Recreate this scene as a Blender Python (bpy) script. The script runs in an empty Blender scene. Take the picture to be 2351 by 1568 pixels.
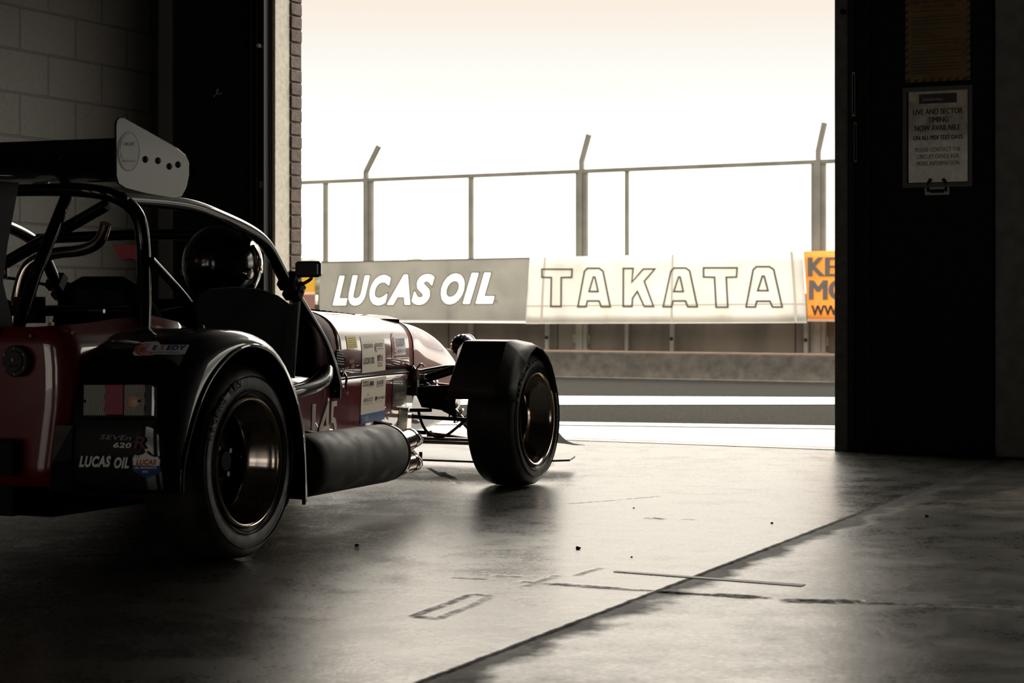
import bpy, bmesh, math, random
from mathutils import Vector, Matrix
random.seed(7)
SC = bpy.context.scene
COL = SC.collection
R_ = math.radians

# ---------------------------------------------------------------- camera
FPX, EYE, HOR, CX = 4300.0, 0.738, 683.0, 1175.5
cam_d = bpy.data.cameras.new('camera')
cam = bpy.data.objects.new('camera', cam_d); COL.objects.link(cam)
cam.location = (0, 0, EYE); cam.rotation_euler = (R_(90), 0, 0)
cam_d.sensor_width = 36; cam_d.lens = 36 * FPX / 2351
cam_d.shift_y = -(784 - HOR) / 2351
cam_d.clip_end = 2000; cam_d.clip_start = 0.05
cam_d.dof.use_dof = True; cam_d.dof.focus_distance = 6.7; cam_d.dof.aperture_fstop = 8.5
SC.camera = cam

# ---------------------------------------------------------------- world: hazy bright sky with a sun glow ahead on the right
SUN_AZ, SUN_EL = R_(43), R_(40)
sunv = Vector((math.sin(SUN_AZ)*math.cos(SUN_EL), math.cos(SUN_AZ)*math.cos(SUN_EL), math.sin(SUN_EL)))
w = bpy.data.worlds.new('world'); SC.world = w; w.use_nodes = True
nt = w.node_tree; nt.nodes.clear(); N = nt.nodes.new; L = nt.links.new
tc = N('ShaderNodeTexCoord'); sep = N('ShaderNodeSeparateXYZ'); L(tc.outputs['Generated'], sep.inputs[0])
el = N('ShaderNodeValToRGB'); L(sep.outputs['Z'], el.inputs[0])          # colour by elevation
cr = el.color_ramp
cr.elements[0].position = 0.0; cr.elements[0].color = (.46, .425, .36, 1)
cr.elements[1].position = 1.0; cr.elements[1].color = (.5, .55, .62, 1)
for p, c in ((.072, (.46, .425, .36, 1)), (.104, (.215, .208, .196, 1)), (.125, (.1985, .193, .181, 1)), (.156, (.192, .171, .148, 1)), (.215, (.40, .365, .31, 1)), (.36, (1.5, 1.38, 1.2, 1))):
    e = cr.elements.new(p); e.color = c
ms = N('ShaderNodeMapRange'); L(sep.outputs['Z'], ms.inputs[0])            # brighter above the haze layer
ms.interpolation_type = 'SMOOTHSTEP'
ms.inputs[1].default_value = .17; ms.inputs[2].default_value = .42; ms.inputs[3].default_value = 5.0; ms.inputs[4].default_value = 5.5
dp = N('ShaderNodeVectorMath'); dp.operation = 'DOT_PRODUCT'; L(tc.outputs['Generated'], dp.inputs[0]); dp.inputs[1].default_value = sunv
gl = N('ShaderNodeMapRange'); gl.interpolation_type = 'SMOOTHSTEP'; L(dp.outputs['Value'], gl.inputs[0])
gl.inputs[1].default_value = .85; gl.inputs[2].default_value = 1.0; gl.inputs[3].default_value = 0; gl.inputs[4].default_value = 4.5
fr = N('ShaderNodeMapRange'); L(sep.outputs['Y'], fr.inputs[0])             # dimmer, cooler sky away from the sun
fr.inputs[1].default_value = -.4; fr.inputs[2].default_value = .5; fr.inputs[3].default_value = .5; fr.inputs[4].default_value = 1
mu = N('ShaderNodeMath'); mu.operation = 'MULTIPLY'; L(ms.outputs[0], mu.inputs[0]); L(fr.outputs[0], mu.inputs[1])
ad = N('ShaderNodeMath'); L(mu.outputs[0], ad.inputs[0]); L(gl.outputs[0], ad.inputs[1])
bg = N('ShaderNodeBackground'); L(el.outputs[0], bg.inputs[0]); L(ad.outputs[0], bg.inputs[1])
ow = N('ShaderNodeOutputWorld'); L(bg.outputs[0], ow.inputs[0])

sd = bpy.data.lights.new('sun', 'SUN'); so = bpy.data.objects.new('sun', sd); COL.objects.link(so)
sd.energy = 1.7; sd.angle = R_(1.5); sd.color = (1, .9, .74)
so.rotation_euler = (-sunv).to_track_quat('-Z', 'Y').to_euler(); so.location = (6, 12, 12)

# ---------------------------------------------------------------- exposure
SC.view_settings.view_transform = 'Standard'; SC.view_settings.look = 'None'
SC.view_settings.gamma = 1; SC.view_settings.use_curve_mapping = False; SC.view_settings.exposure = 0.0
SC.cycles.max_bounces = 6; SC.cycles.use_denoising = True
SC.cycles.sample_clamp_indirect = 6

# ---------------------------------------------------------------- materials
def mat(name, col, rough=.5, metal=0, coat=0, spec=.5, crough=.05, trans=0, emis=None, alpha=1):
    m = bpy.data.materials.new(name); m.use_nodes = True
    b = m.node_tree.nodes['Principled BSDF']
    b.inputs['Base Color'].default_value = (*col, 1); b.inputs['Roughness'].default_value = rough
    b.inputs['Metallic'].default_value = metal; b.inputs['Coat Weight'].default_value = coat
    b.inputs['Coat Roughness'].default_value = crough; b.inputs['Specular IOR Level'].default_value = spec
    b.inputs['Transmission Weight'].default_value = trans; b.inputs['Alpha'].default_value = alpha
    return m
def bsdf(m): return m.node_tree.nodes['Principled BSDF']

def noisy(m, scale, c1, c2, detail=6, r1=None, r2=None, bump=0, stretch=(1,1,1), lo=.35, hi=.65, bscale=None):
    """mottle the base colour (and roughness, bump) of m with object-space noise"""
    t = m.node_tree; n = t.nodes.new; l = t.links.new; b = bsdf(m)
    tc = n('ShaderNodeTexCoord'); mp = n('ShaderNodeMapping'); l(tc.outputs['Object'], mp.inputs[0]); mp.inputs['Scale'].default_value = stretch
    no = n('ShaderNodeTexNoise'); l(mp.outputs[0], no.inputs[0]); no.inputs['Scale'].default_value = scale; no.inputs['Detail'].default_value = detail
    ra = n('ShaderNodeValToRGB'); l(no.outputs[0], ra.inputs[0])
    ra.color_ramp.elements[0].position = lo; ra.color_ramp.elements[0].color = (*c1, 1)
    ra.color_ramp.elements[1].position = hi; ra.color_ramp.elements[1].color = (*c2, 1)
    l(ra.outputs[0], b.inputs['Base Color'])
    if r1 is not None:
        mr = n('ShaderNodeMapRange'); l(no.outputs[0], mr.inputs[0]); mr.inputs[1].default_value = lo; mr.inputs[2].default_value = hi
        mr.inputs[3].default_value = r1; mr.inputs[4].default_value = r2; l(mr.outputs[0], b.inputs['Roughness'])
    if bump:
        n2 = n('ShaderNodeTexNoise'); l(mp.outputs[0], n2.inputs[0]); n2.inputs['Scale'].default_value = bscale or scale*6; n2.inputs['Detail'].default_value = 5
        bu = n('ShaderNodeBump'); l(n2.outputs[0], bu.inputs['Height']); bu.inputs['Strength'].default_value = bump; bu.inputs['Distance'].default_value = .01
        l(bu.outputs[0], b.inputs['Normal'])
    return m

RED = mat('red_paint', (.16, .004, .011), .3, coat=1, crough=.03)
REDIN = mat('red_inner', (.045, .003, .005), .7, spec=.2)
RED.node_tree.nodes['Principled BSDF'].inputs['Coat IOR'].default_value = 1.8
BLK = mat('black_gloss', (.004, .004, .005), .3, coat=1, crough=.02, spec=.1)
CARB = mat('carbon_fibre', (.006, .007, .009), .3, coat=.45, crough=.02, spec=.05)
SATIN = noisy(mat('black_satin', (.008, .008, .008), .42), 160, (.006,.006,.006), (.016,.015,.014), bump=.15, bscale=500)
MATTE = mat('black_matte', (.008, .008, .008), .75, spec=.25)
CLOTH = mat('black_cloth', (.006, .006, .007), .95, spec=.05)
RUB = noisy(mat('rubber', (.012, .012, .012), .5), 30, (.010,.010,.010), (.034,.032,.028), r1=.38, r2=.55, bump=.12, bscale=260)
SIL = noisy(mat('silencer_coating', (.03,.028,.026), .6), 16, (.010,.0095,.009), (.050,.044,.038), r1=.55, r2=.75, bump=.1, bscale=300)
CHR = mat('chrome', (.55, .5, .46), .12, metal=1)
DCHR = mat('dark_chrome', (.66, .58, .54), .12, metal=1)
LIP = mat('polished_lip', (.78, .63, .48), .16, metal=1)
STEEL = mat('steel', (.35, .34, .33), .3, metal=1)
DISC = mat('disc', (.12, .11, .11), .35, metal=1)
TUBE = mat('cage_black', (.004, .003, .004), .35, coat=1, crough=.04, spec=.1)
HELM = mat('helmet_shell', (.003, .003, .004), .15, coat=1, crough=.02)
VIS = mat('helmet_visor', (.35, .25, .2), .04, metal=.9, coat=1, crough=.01)
CREAM = mat('cream_vinyl', (.97, .89, .74), .45)
WHITE = mat('white_vinyl', (.92, .90, .86), .4)
SILV = mat('silver_print', (.55, .52, .49), .45)
INK = mat('black_ink', (.012, .012, .014), .5)
GINK = mat('grey_ink', (.12, .12, .12), .5)
GINK2 = mat('slat_grey', (.05, .045, .04), .4)
BLUE = mat('blue_vinyl', (.005, .10, .33), .35)
NAVY = mat('navy_ink', (.008, .05, .22), .4)
YEL = mat('yellow_vinyl', (.85, .62, .02), .4)
TEAL = mat('teal_ink', (.01, .22, .33), .4)
DRED = mat('red_ink', (.45, .02, .03), .45)
PINKR = mat('pink_red_ink', (.55, .16, .17), .45)
GOLD = mat('gold_ink', (.35, .27, .16), .4)
PLQ = mat('grey_plaque', (.06, .055, .05), .3, coat=.6)
NUM = mat('number_vinyl', (.78, .70, .63), .4)
LENS = mat('clear_lens', (.55, .52, .48), .15, coat=1)
PLENS = mat('pink_lens', (.50, .13, .17), .25, coat=1)
AMB = mat('amber_bulb', (.8, .48, .30), .3)

# ---------------------------------------------------------------- object helpers
def tag(o, label=None, cat=None, group=None, kind=None):
    if label: o['label'] = label
    if cat: o['category'] = cat
    if group: o['group'] = group
    if kind: o['kind'] = kind
    return o
def empty(name, loc, rz=0):
    o = bpy.data.objects.new(name, None); COL.objects.link(o); o.location = loc; o.rotation_euler = (0, 0, rz); o.empty_display_size = .1
    return o
class MB:
    """collects shapes into one mesh object"""
    def __init__(s): s.v = []; s.f = []; s.m = []; s.mats = []
    def mi(s, m):
        if m not in s.mats: s.mats.append(m)
        return s.mats.index(m)
    def add(s, vs, fs, m):
        o = len(s.v); s.v += [Vector(v) for v in vs]; k = s.mi(m)
        for f in fs: s.f.append([o+i for i in f]); s.m.append(k)
    def box(s, c, size, m, rot=None):
        c = Vector(c); hx, hy, hz = [q/2 for q in size]
        vs = [Vector((x*hx, y*hy, z*hz)) for x in (-1,1) for y in (-1,1) for z in (-1,1)]
        if rot: vs = [rot @ v for v in vs]
        s.add([c+v for v in vs], [(0,1,3,2),(4,6,7,5),(0,4,5,1),(2,3,7,6),(0,2,6,4),(1,5,7,3)], m)
    def bar(s, p, q, wd, ht, m, up=(0,0,1)):
        p = Vector(p); q = Vector(q); d = q-p; ln = d.length; d.normalize(); u = Vector(up)
        x = d.cross(u).normalized(); y = x.cross(d)
        s.box((p+q)/2, (wd, ln, ht), m, Matrix((x, d, y)).transposed())
    def tube(s, pts, r, m, seg=12, smooth=0, cap=True, closed=False):
        P = [Vector(p) for p in pts]; rs = r if isinstance(r, (list, tuple)) else [r]*len(P)
        if smooth: P, rs = spline(P, rs, smooth, closed)
        n = len(P); T = []
        for i in range(n):
            a = P[i-1] if (i or closed) else P[i]; b = P[(i+1) % n] if (i < n-1 or closed) else P[i]
            T.append((b-a).normalized())
        u = T[0].cross(Vector((0,0,1)))
        if u.length < .1: u = T[0].cross(Vector((1,0,0)))
        u.normalize(); vs = []
        for i in range(n):
            if i: u = (u - T[i]*u.dot(T[i])).normalized()
            w_ = T[i].cross(u)
            for k in range(seg):
                a = 2*math.pi*k/seg; vs.append(P[i] + (u*math.cos(a)+w_*math.sin(a))*rs[i])
        fs = []
        for i in range(n if closed else n-1):
            j = (i+1) % n
            for k in range(seg):
                k2 = (k+1) % seg; fs.append((i*seg+k, i*seg+k2, j*seg+k2, j*seg+k))
        if cap and not closed:
            fs.append(tuple(range(seg-1, -1, -1))); fs.append(tuple((n-1)*seg+k for k in range(seg)))
        s.add(vs, fs, m)
    def lathe(s, prof, c, axis, m, seg=48, a0=0, a1=2*math.pi, closed=False):
        """prof: (radius, offset along axis)"""
        c = Vector(c); ax = Vector(axis).normalized(); u = ax.cross(Vector((0,0,1)))
        if u.length < .1: u = ax.cross(Vector((1,0,0)))
        u.normalize(); w_ = ax.cross(u); full = abs(a1-a0-2*math.pi) < 1e-4; n = len(prof); ns = seg if full else seg+1; vs = []
        for k in range(ns):
            a = a0+(a1-a0)*k/seg; d = u*math.cos(a)+w_*math.sin(a)
            for r, h in prof: vs.append(c+d*r+ax*h)
        fs = []
        for k in range(seg):
            k2 = (k+1) % ns
            for i in range(n if closed else n-1):
                i2 = (i+1) % n; fs.append((k*n+i, k*n+i2, k2*n+i2, k2*n+i))
        s.add(vs, fs, m)
    def grid(s, rows, m, closed=False):
        """rows: list of equal length point lists"""
        n = len(rows[0]); vs = [p for r in rows for p in r]; fs = []
        for i in range(len(rows)-1):
            for j in range(n if closed else n-1):
                j2 = (j+1) % n; fs.append((i*n+j, i*n+j2, (i+1)*n+j2, (i+1)*n+j))
        s.add(vs, fs, m)
    def prism(s, pts, off, m):
        """flat polygon pts pushed by vector off"""
        n = len(pts); off = Vector(off); P = [Vector(p) for p in pts]
        s.add(P+[p+off for p in P], [tuple(range(n-1,-1,-1)), tuple(range(n, 2*n))]+[(i,(i+1)%n,n+(i+1)%n,n+i) for i in range(n)], m)
    def ball(s, c, r, m, seg=20, rings=12, sc=(1,1,1)):
        prof = []; c = Vector(c); rows = []
        for i in range(rings+1):
            t = math.pi*i/rings
            rows.append([c+Vector((sc[0]*r*math.sin(t)*math.cos(2*math.pi*k/seg), sc[1]*r*math.sin(t)*math.sin(2*math.pi*k/seg), sc[2]*r*math.cos(t))) for k in range(seg)])
        s.grid(rows, m, True)
    def text(s, body, fn, x0, y0, wd, ht, m, shear=0, bold=0, depth=0):
        """lay text in the unit frame fn(x, y, h) -> point, fitted to the box x0,y0,wd,ht"""
        vs, fs = text_mesh(body, shear, bold)
        xs = [v[0] for v in vs]; ys = [v[1] for v in vs]; ax, bx, ay, by = min(xs), max(xs), min(ys), max(ys)
        s.add([fn(x0+(v[0]-ax)/(bx-ax)*wd, y0+(v[1]-ay)/(by-ay)*ht, depth) for v in vs], fs, m)
    def quadmap(s, fn, x0, y0, x1, y1, m, nx=1, ny=1, h=0):
        s.grid([[fn(x0+(x1-x0)*i/nx, y0+(y1-y0)*j/ny, h) for i in range(nx+1)] for j in range(ny+1)], m)
    def polymap(s, fn, pts, m, h=0):
        s.add([fn(x, y, h) for x, y in pts], [tuple(range(len(pts)))], m)
    def ribbon(s, fn, pts, wd, m, h=0, closed=True):
        n = len(pts); P = [Vector((x, y)) for x, y in pts]; I = []; O = []
        for i in range(n):
            a = P[i-1] if (i or closed) else P[i]; b = P[(i+1) % n] if (i < n-1 or closed) else P[i]
            d1 = (P[i]-a); d2 = (b-P[i]); d1 = d1.normalized() if d1.length else d2.normalized(); d2 = d2.normalized() if d2.length else d1
            n1 = Vector((-d1.y, d1.x)); n2 = Vector((-d2.y, d2.x)); nn = (n1+n2)
            nn = nn.normalized() if nn.length > .05 else n1; k = wd/2/max(.45, nn.dot(n1))
            I.append(P[i]-nn*k); O.append(P[i]+nn*k)
        fs = [(i, (i+1) % n, n+(i+1) % n, n+i) for i in range(n if closed else n-1)]
        s.add([fn(p.x, p.y, h) for p in I+O], fs, m)
    def build(s, name, parent=None, smooth=False, bevel=0, solid=0, sub=0, sharp=35, wn=False, bseg=2):
        me = bpy.data.meshes.new(name); me.from_pydata(s.v, [], s.f)
        for m in s.mats: me.materials.append(m)
        me.polygons.foreach_set('material_index', s.m)
        bm = bmesh.new(); bm.from_mesh(me); bmesh.ops.remove_doubles(bm, verts=bm.verts, dist=1e-5)
        if not s_flat(s): bmesh.ops.recalc_face_normals(bm, faces=bm.faces)
        bm.to_mesh(me); bm.free()
        o = bpy.data.objects.new(name, me); COL.objects.link(o)
        if parent: o.parent = parent
        if smooth:
            me.polygons.foreach_set('use_smooth', [True]*len(me.polygons))
            me.set_sharp_from_angle(angle=R_(sharp))
        if solid:
            k = o.modifiers.new('solid', 'SOLIDIFY'); k.thickness = abs(solid); k.offset = -1 if solid > 0 else 1
        if bevel:
            k = o.modifiers.new('bevel', 'BEVEL'); k.width = bevel; k.segments = bseg; k.limit_method = 'ANGLE'; k.angle_limit = R_(32)
        if sub:
            k = o.modifiers.new('sub', 'SUBSURF'); k.levels = sub; k.render_levels = sub
        return o
def s_flat(s): return getattr(s, 'flat', False)
def spline(P, rs, k, closed=False):
    out = []; ro = []; n = len(P)
    for i in range(n if closed else n-1):
        g = lambda j: P[j % n] if closed else P[max(0, min(n-1, j))]
        a, b, c, d = g(i-1), g(i), g(i+1), g(i+2); ra, rb = rs[i], rs[(i+1) % n]
        for t in range(k):
            u = t/k
            out.append(.5*((2*b)+(c-a)*u+(2*a-5*b+4*c-d)*u*u+(3*b-a-3*c+d)*u**3)); ro.append(ra+(rb-ra)*u)
    if not closed: out.append(P[-1]); ro.append(rs[-1])
    return out, ro
_tc = {}
def text_mesh(body, shear=0, bold=0):
    key = (body, shear, bold)
    if key not in _tc:
        cu = bpy.data.curves.new('t', 'FONT'); cu.body = body; cu.shear = shear; cu.offset = bold; cu.resolution_u = 4
        cu.fill_mode = 'FRONT'; cu.space_character = 1 + bold*2.2; cu.align_x = 'CENTER'
        ob = bpy.data.objects.new('t', cu); COL.objects.link(ob); bpy.context.view_layer.update()
        me = bpy.data.meshes.new_from_object(ob.evaluated_get(bpy.context.evaluated_depsgraph_get()))
        _tc[key] = ([tuple(v.co) for v in me.vertices], [tuple(p.vertices) for p in me.polygons])
        bpy.data.objects.remove(ob); bpy.data.meshes.remove(me); bpy.data.curves.remove(cu)
    return _tc[key]
def copy_tree(o, parent=None):
    c = o.copy(); COL.objects.link(c); c.parent = parent
    for ch in [q for q in COL.objects if q.parent == o]: copy_tree(ch, c)
    return c
def lerp(tab, x):
    if x <= tab[0][0]: return tab[0][1]
    for (a, p), (b, q) in zip(tab, tab[1:]):
        if x <= b: return p+(q-p)*(x-a)/(b-a)
    return tab[-1][1]

# ---------------------------------------------------------------- building frame: w runs along the garage front (right), d outwards from it
A25 = R_(25.6); WV = Vector((math.cos(A25), -math.sin(A25), 0)); DV = Vector((math.sin(A25), math.cos(A25), 0)); J0 = Vector((1.554, 9.015, 0))
def G(w_, d, z=0): return J0 + WV*w_ + DV*d + Vector((0, 0, z))
def ray(px, py): return Vector(((px-CX)/FPX, 1, -(py-HOR)/FPX))
def onD(px, py, d):                     # measured point on the vertical plane d metres outside the garage front -> (w, z)
    r = ray(px, py); t = (d+J0.dot(DV))/r.dot(DV); p = r*t; return ((p-J0).dot(WV), EYE+r.z*t)
def gz(d): return -.0294*max(0, d)      # apron and pit lane fall gently away from the garage
def gbox(mb, w0, w1, d0, d1, z0, z1, m):
    vs = [G(a, b, c) for a in (w0, w1) for b in (d0, d1) for c in (z0, z1)]
    mb.add(vs, [(0,1,3,2),(4,6,7,5),(0,4,5,1),(2,3,7,6),(0,2,6,4),(1,5,7,3)], m)
def struct(mb, name, **k): return tag(mb.build(name, **k), kind='structure')

WL, WR2, WR3 = -4.0, 1.35, 4.4          # left wall plane; pier ends; second doorway ends
CEIL, LINT = 3.6, 3.0
# ---- inside floor: worn sealed concrete
FLO = mat('sealed_concrete', (.1, .1, .1), .3)
def floor_mat():
    t = FLO.node_tree; n = t.nodes.new; l = t.links.new; b = bsdf(FLO)
    tc = n('ShaderNodeTexCoord'); P = tc.outputs['Object']
    def noise(s, det=6, st=(1,1,1), ro=.55):
        mp = n('ShaderNodeMapping'); l(P, mp.inputs[0]); mp.inputs['Scale'].default_value = st
        q = n('ShaderNodeTexNoise'); l(mp.outputs[0], q.inputs[0]); q.inputs['Scale'].default_value = s; q.inputs['Detail'].default_value = det; q.inputs['Roughness'].default_value = ro
        return q.outputs[0]
    def mr(x, a, b_, c, d, sm=False):
        q = n('ShaderNodeMapRange'); l(x, q.inputs[0]); q.inputs[1].default_value = a; q.inputs[2].default_value = b_; q.inputs[3].default_value = c; q.inputs[4].default_value = d
        if sm: q.interpolation_type = 'SMOOTHSTEP'
        return q.outputs[0]
    def ma(op, x, y):
        q = n('ShaderNodeMath'); q.operation = op
        for i, v in enumerate((x, y)):
            if isinstance(v, (int, float)): q.inputs[i].default_value = v
            else: l(v, q.inputs[i])
        return q.outputs[0]
    sep = n('ShaderNodeSeparateXYZ'); l(P, sep.inputs[0]); X, Y = sep.outputs[0], sep.outputs[1]
    wob = mr(noise(3.5, 5), 0, 1, -.03, .03); wob2 = mr(noise(22, 4), 0, 1, -.012, .012)
    Yw = ma('ADD', ma('ADD', Y, wob), wob2)
    def seg(p, q, wd, amp=1.0):          # mask: 1 on the segment p-q
        dx, dy = q[0]-p[0], q[1]-p[1]; ln = math.hypot(dx, dy); ux, uy = dx/ln, dy/ln
        x = ma('SUBTRACT', X, p[0]); y = ma('SUBTRACT', Yw, p[1])
        al = ma('ADD', ma('MULTIPLY', x, ux), ma('MULTIPLY', y, uy))
        ac = ma('ABSOLUTE', ma('SUBTRACT', ma('MULTIPLY', x, uy), ma('MULTIPLY', y, ux)), 0)
        m1 = mr(ac, wd, wd*2.2, amp, 0)
        m2 = mr(al, -.01, .01, 0, 1); m3 = mr(al, ln-.01, ln+.01, 1, 0)
        return ma('MULTIPLY', m1, ma('MULTIPLY', m2, m3))
    # saw joint (straight) with spalled darker slab to its right
    jp, jq = (-.178, 3.59), (1.363, 6.766); dx, dy = jq[0]-jp[0], jq[1]-jp[1]; ln = math.hypot(dx, dy); ux, uy = dx/ln, dy/ln
    sx = ma('SUBTRACT', X, jp[0]); sy = ma('SUBTRACT', Y, jp[1])
    side = ma('SUBTRACT', ma('MULTIPLY', sx, uy), ma('MULTIPLY', sy, ux))       # >0 right of joint
    along = ma('ADD', ma('MULTIPLY', sx, ux), ma('MULTIPLY', sy, uy))
    sidew = ma('ADD', side, ma('MULTIPLY', wob2, .6))
    joint = mr(ma('ABSOLUTE', sidew, 0), .004, .013, 1, 0)
    strip = ma('MULTIPLY', mr(side, 0, .01, 0, 1), mr(ma('ADD', side, mr(noise(5, 5), 0, 1, -.13, .13)), .05, .11, 1, 0))   # dirt worn in along the joint
    cracks = [seg((.02, 4.87), (.358, 4.70), .009, .8), seg((.10, 4.83), (.27, 4.75), .014, .9), seg((.358, 4.69), (.631, 4.60), .011), seg((.50, 4.65), (.60, 4.61), .018), seg((.66, 4.56), (1.5, 4.40), .013), seg((.66, 4.56), (.85, 4.54), .02)]
    marks = [seg((-.23, 4.33), (-.10, 4.66), .008, .8), seg((-.10, 4.66), (-.05, 4.63), .008, .8), seg((-.17, 4.30), (-.05, 4.63), .008, .6), seg((-.23, 4.33), (-.17, 4.30), .008, .8),
             seg((-.16, 4.93), (-.05, 4.90), .006, .8), seg((-.05, 4.97), (.03, 4.95), .010, .8), seg((.03, 4.79), (.12, 4.98), .008, .7), seg((.17, 4.97), (.25, 5.12), .008, .7),
             seg((.443, 6.27), (.515, 6.24), .016, .8), seg((.56, 6.24), (.61, 6.23), .01, .7), seg((.2, 6.7), (.55, 6.95), .006, .7), seg((-.30, 7.9), (-.2, 7.4), .010, .9), seg((-.36, 8.1), (-.28, 7.7), .006, .8)]
    dark = None
    for q in cracks+marks: dark = q if dark is None else ma('MAXIMUM', dark, q)
    dark = ma('MULTIPLY', dark, mr(noise(40, 3), .35, .55, .35, 1))
    dark = ma('MAXIMUM', dark, joint)
    big = noise(1.1, 5); mid = noise(6, 7, (1, 1, 1), .65); fine = noise(70, 6, ro=.7)
    spots = mr(noise(9, 2), .70, .74, 0, 1)
    alb = ma('MULTIPLY', mr(mid, .3, .7, .75, 1.25), mr(fine, .3, .7, .65, 1.35))
    alb = ma('MULTIPLY', alb, mr(big, .3, .7, .8, 1.15))
    alb = ma('MULTIPLY', alb, mr(side, 0, .01, 1, .82))
    alb = ma('MULTIPLY', alb, mr(strip, 0, 1, 1, .35))
    alb = ma('MULTIPLY', alb, mr(dark, 0, 1, 1, .12)); alb = ma('MULTIPLY', alb, mr(spots, 0, 1, 1, .55))
    mx = n('ShaderNodeMix'); mx.data_type = 'RGBA'; mx.blend_type = 'MULTIPLY'; mx.inputs['Factor'].default_value = 1
    mx.inputs['A'].default_value = (.026, .024, .019, 1); l(alb, mx.inputs['B']); l(mx.outputs['Result'], b.inputs['Base Color'])
    ro = ma('ADD', mr(mid, .3, .7, .19, .33), mr(big, .3, .7, -.04, .05)); ro = ma('ADD', ro, mr(strip, 0, 1, 0, .25)); ro = ma('ADD', ro, mr(side, 0, .01, 0, .05)); ro = ma('ADD', ro, mr(fine, .3, .7, -.05, .1))
    l(ma('ADD', ro, ma('MULTIPLY', dark, .4)), b.inputs['Roughness'])
    b.inputs['Specular IOR Level'].default_value = .5
    sp = ma('MULTIPLY', mr(strip, 0, 1, .5, .08), mr(dark, 0, 1, 1, .1)); l(sp, b.inputs['Specular IOR Level'])
    b.inputs['Specular Tint'].default_value = (1, .93, .80, 1)
    hh = ma('ADD', ma('MULTIPLY', mid, .5), ma('ADD', ma('MULTIPLY', fine, .10), ma('MULTIPLY', dark, -.5)))
    bu = n('ShaderNodeBump'); l(hh, bu.inputs['Height']); bu.inputs['Strength'].default_value = .28; bu.inputs['Distance'].default_value = .012; l(bu.outputs[0], b.inputs['Normal'])
floor_mat()
mb = MB(); gbox(mb, -4.1, 4.6, -13.1, .25, -.15, 0, FLO); struct(mb, 'floor')

# ---- outside ground: apron, pit lane, painted lines
APR = noisy(mat('apron_concrete', (.5,.47,.4), .55), 5, (.27,.24,.19), (.40,.36,.29), r1=.5, r2=.7, bump=.2, bscale=60)
ASP = noisy(mat('asphalt', (.1,.1,.1), .9, spec=0), 60, (.020,.019,.016), (.048,.045,.038), r1=.75, r2=.9, bump=.3, bscale=160)
LINE = noisy(mat('worn_line', (.6,.6,.6), .5), 12, (.62,.58,.5), (.8,.77,.7))
GRASS = noisy(mat('grass', (.1,.12,.05), .9), 3, (.08,.09,.04), (.16,.15,.08))
def gstrip(mb, d0, d1, m, lift=0, w0=-32, w1=14, k=6):
    # the pit lane runs slightly askew to the garage front: edges are nearer on the left
    rows = []
    for d in (d0, d1):
        rows.append([G(a, d, gz(d)+lift) for a in [w0+(w1-w0)*i/k for i in range(k+1)]])
    mb.grid(rows, m)
mb = MB(); gstrip(mb, .25, 2.0, APR); o = struct(mb, 'apron')
mb = MB(); gstrip(mb, 2.0, 18.5, ASP); o = struct(mb, 'pit_lane')
def skew(mb, pts, m, lift=.006):        # painted line through measured ground points (px, y_top, y_bottom)
    top, bot = [], []
    for px, y0, y1 in pts:
        for y, li in ((y0, top), (y1, bot)):
            r = ray(px, y); q = r.dot(DV); c = J0.dot(DV); k = .0294
            t = (k*c-EYE)/(r.z+k*q); p = r*t; p.z = -k*(q*t-c)+lift; li.append(p)
    mb.grid([top, bot], m)
mb = MB(); skew(mb, [(600, 911, 931), (1290, 911, 931), (2400, 921, 941)][:2]+[(1917, 914, 930), (2500, 917, 931)], LINE, .008); struct(mb, 'trim_1')
mb = MB(); skew(mb, [(600, 969, 976), (1290, 971, 978), (1917, 980, 987), (2500, 988, 995)], LINE, .008); struct(mb, 'trim_2')
mb = MB(); skew(mb, [(600, 977, 1011), (1290, 978.5, 1011), (1917, 987.5, 1034)], APR, .004); struct(mb, 'trim_3')
mb = MB(); gstrip(mb, 18.4, 18.52, LINE, .02); struct(mb, 'trim_4')
mb = MB(); mb.add([G(-400, 19.5, -.62), G(300, 19.5, -.62), G(300, 700, -.62), G(-400, 700, -.62)], [(0,1,2,3)], GRASS); struct(mb, 'ground')

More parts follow.
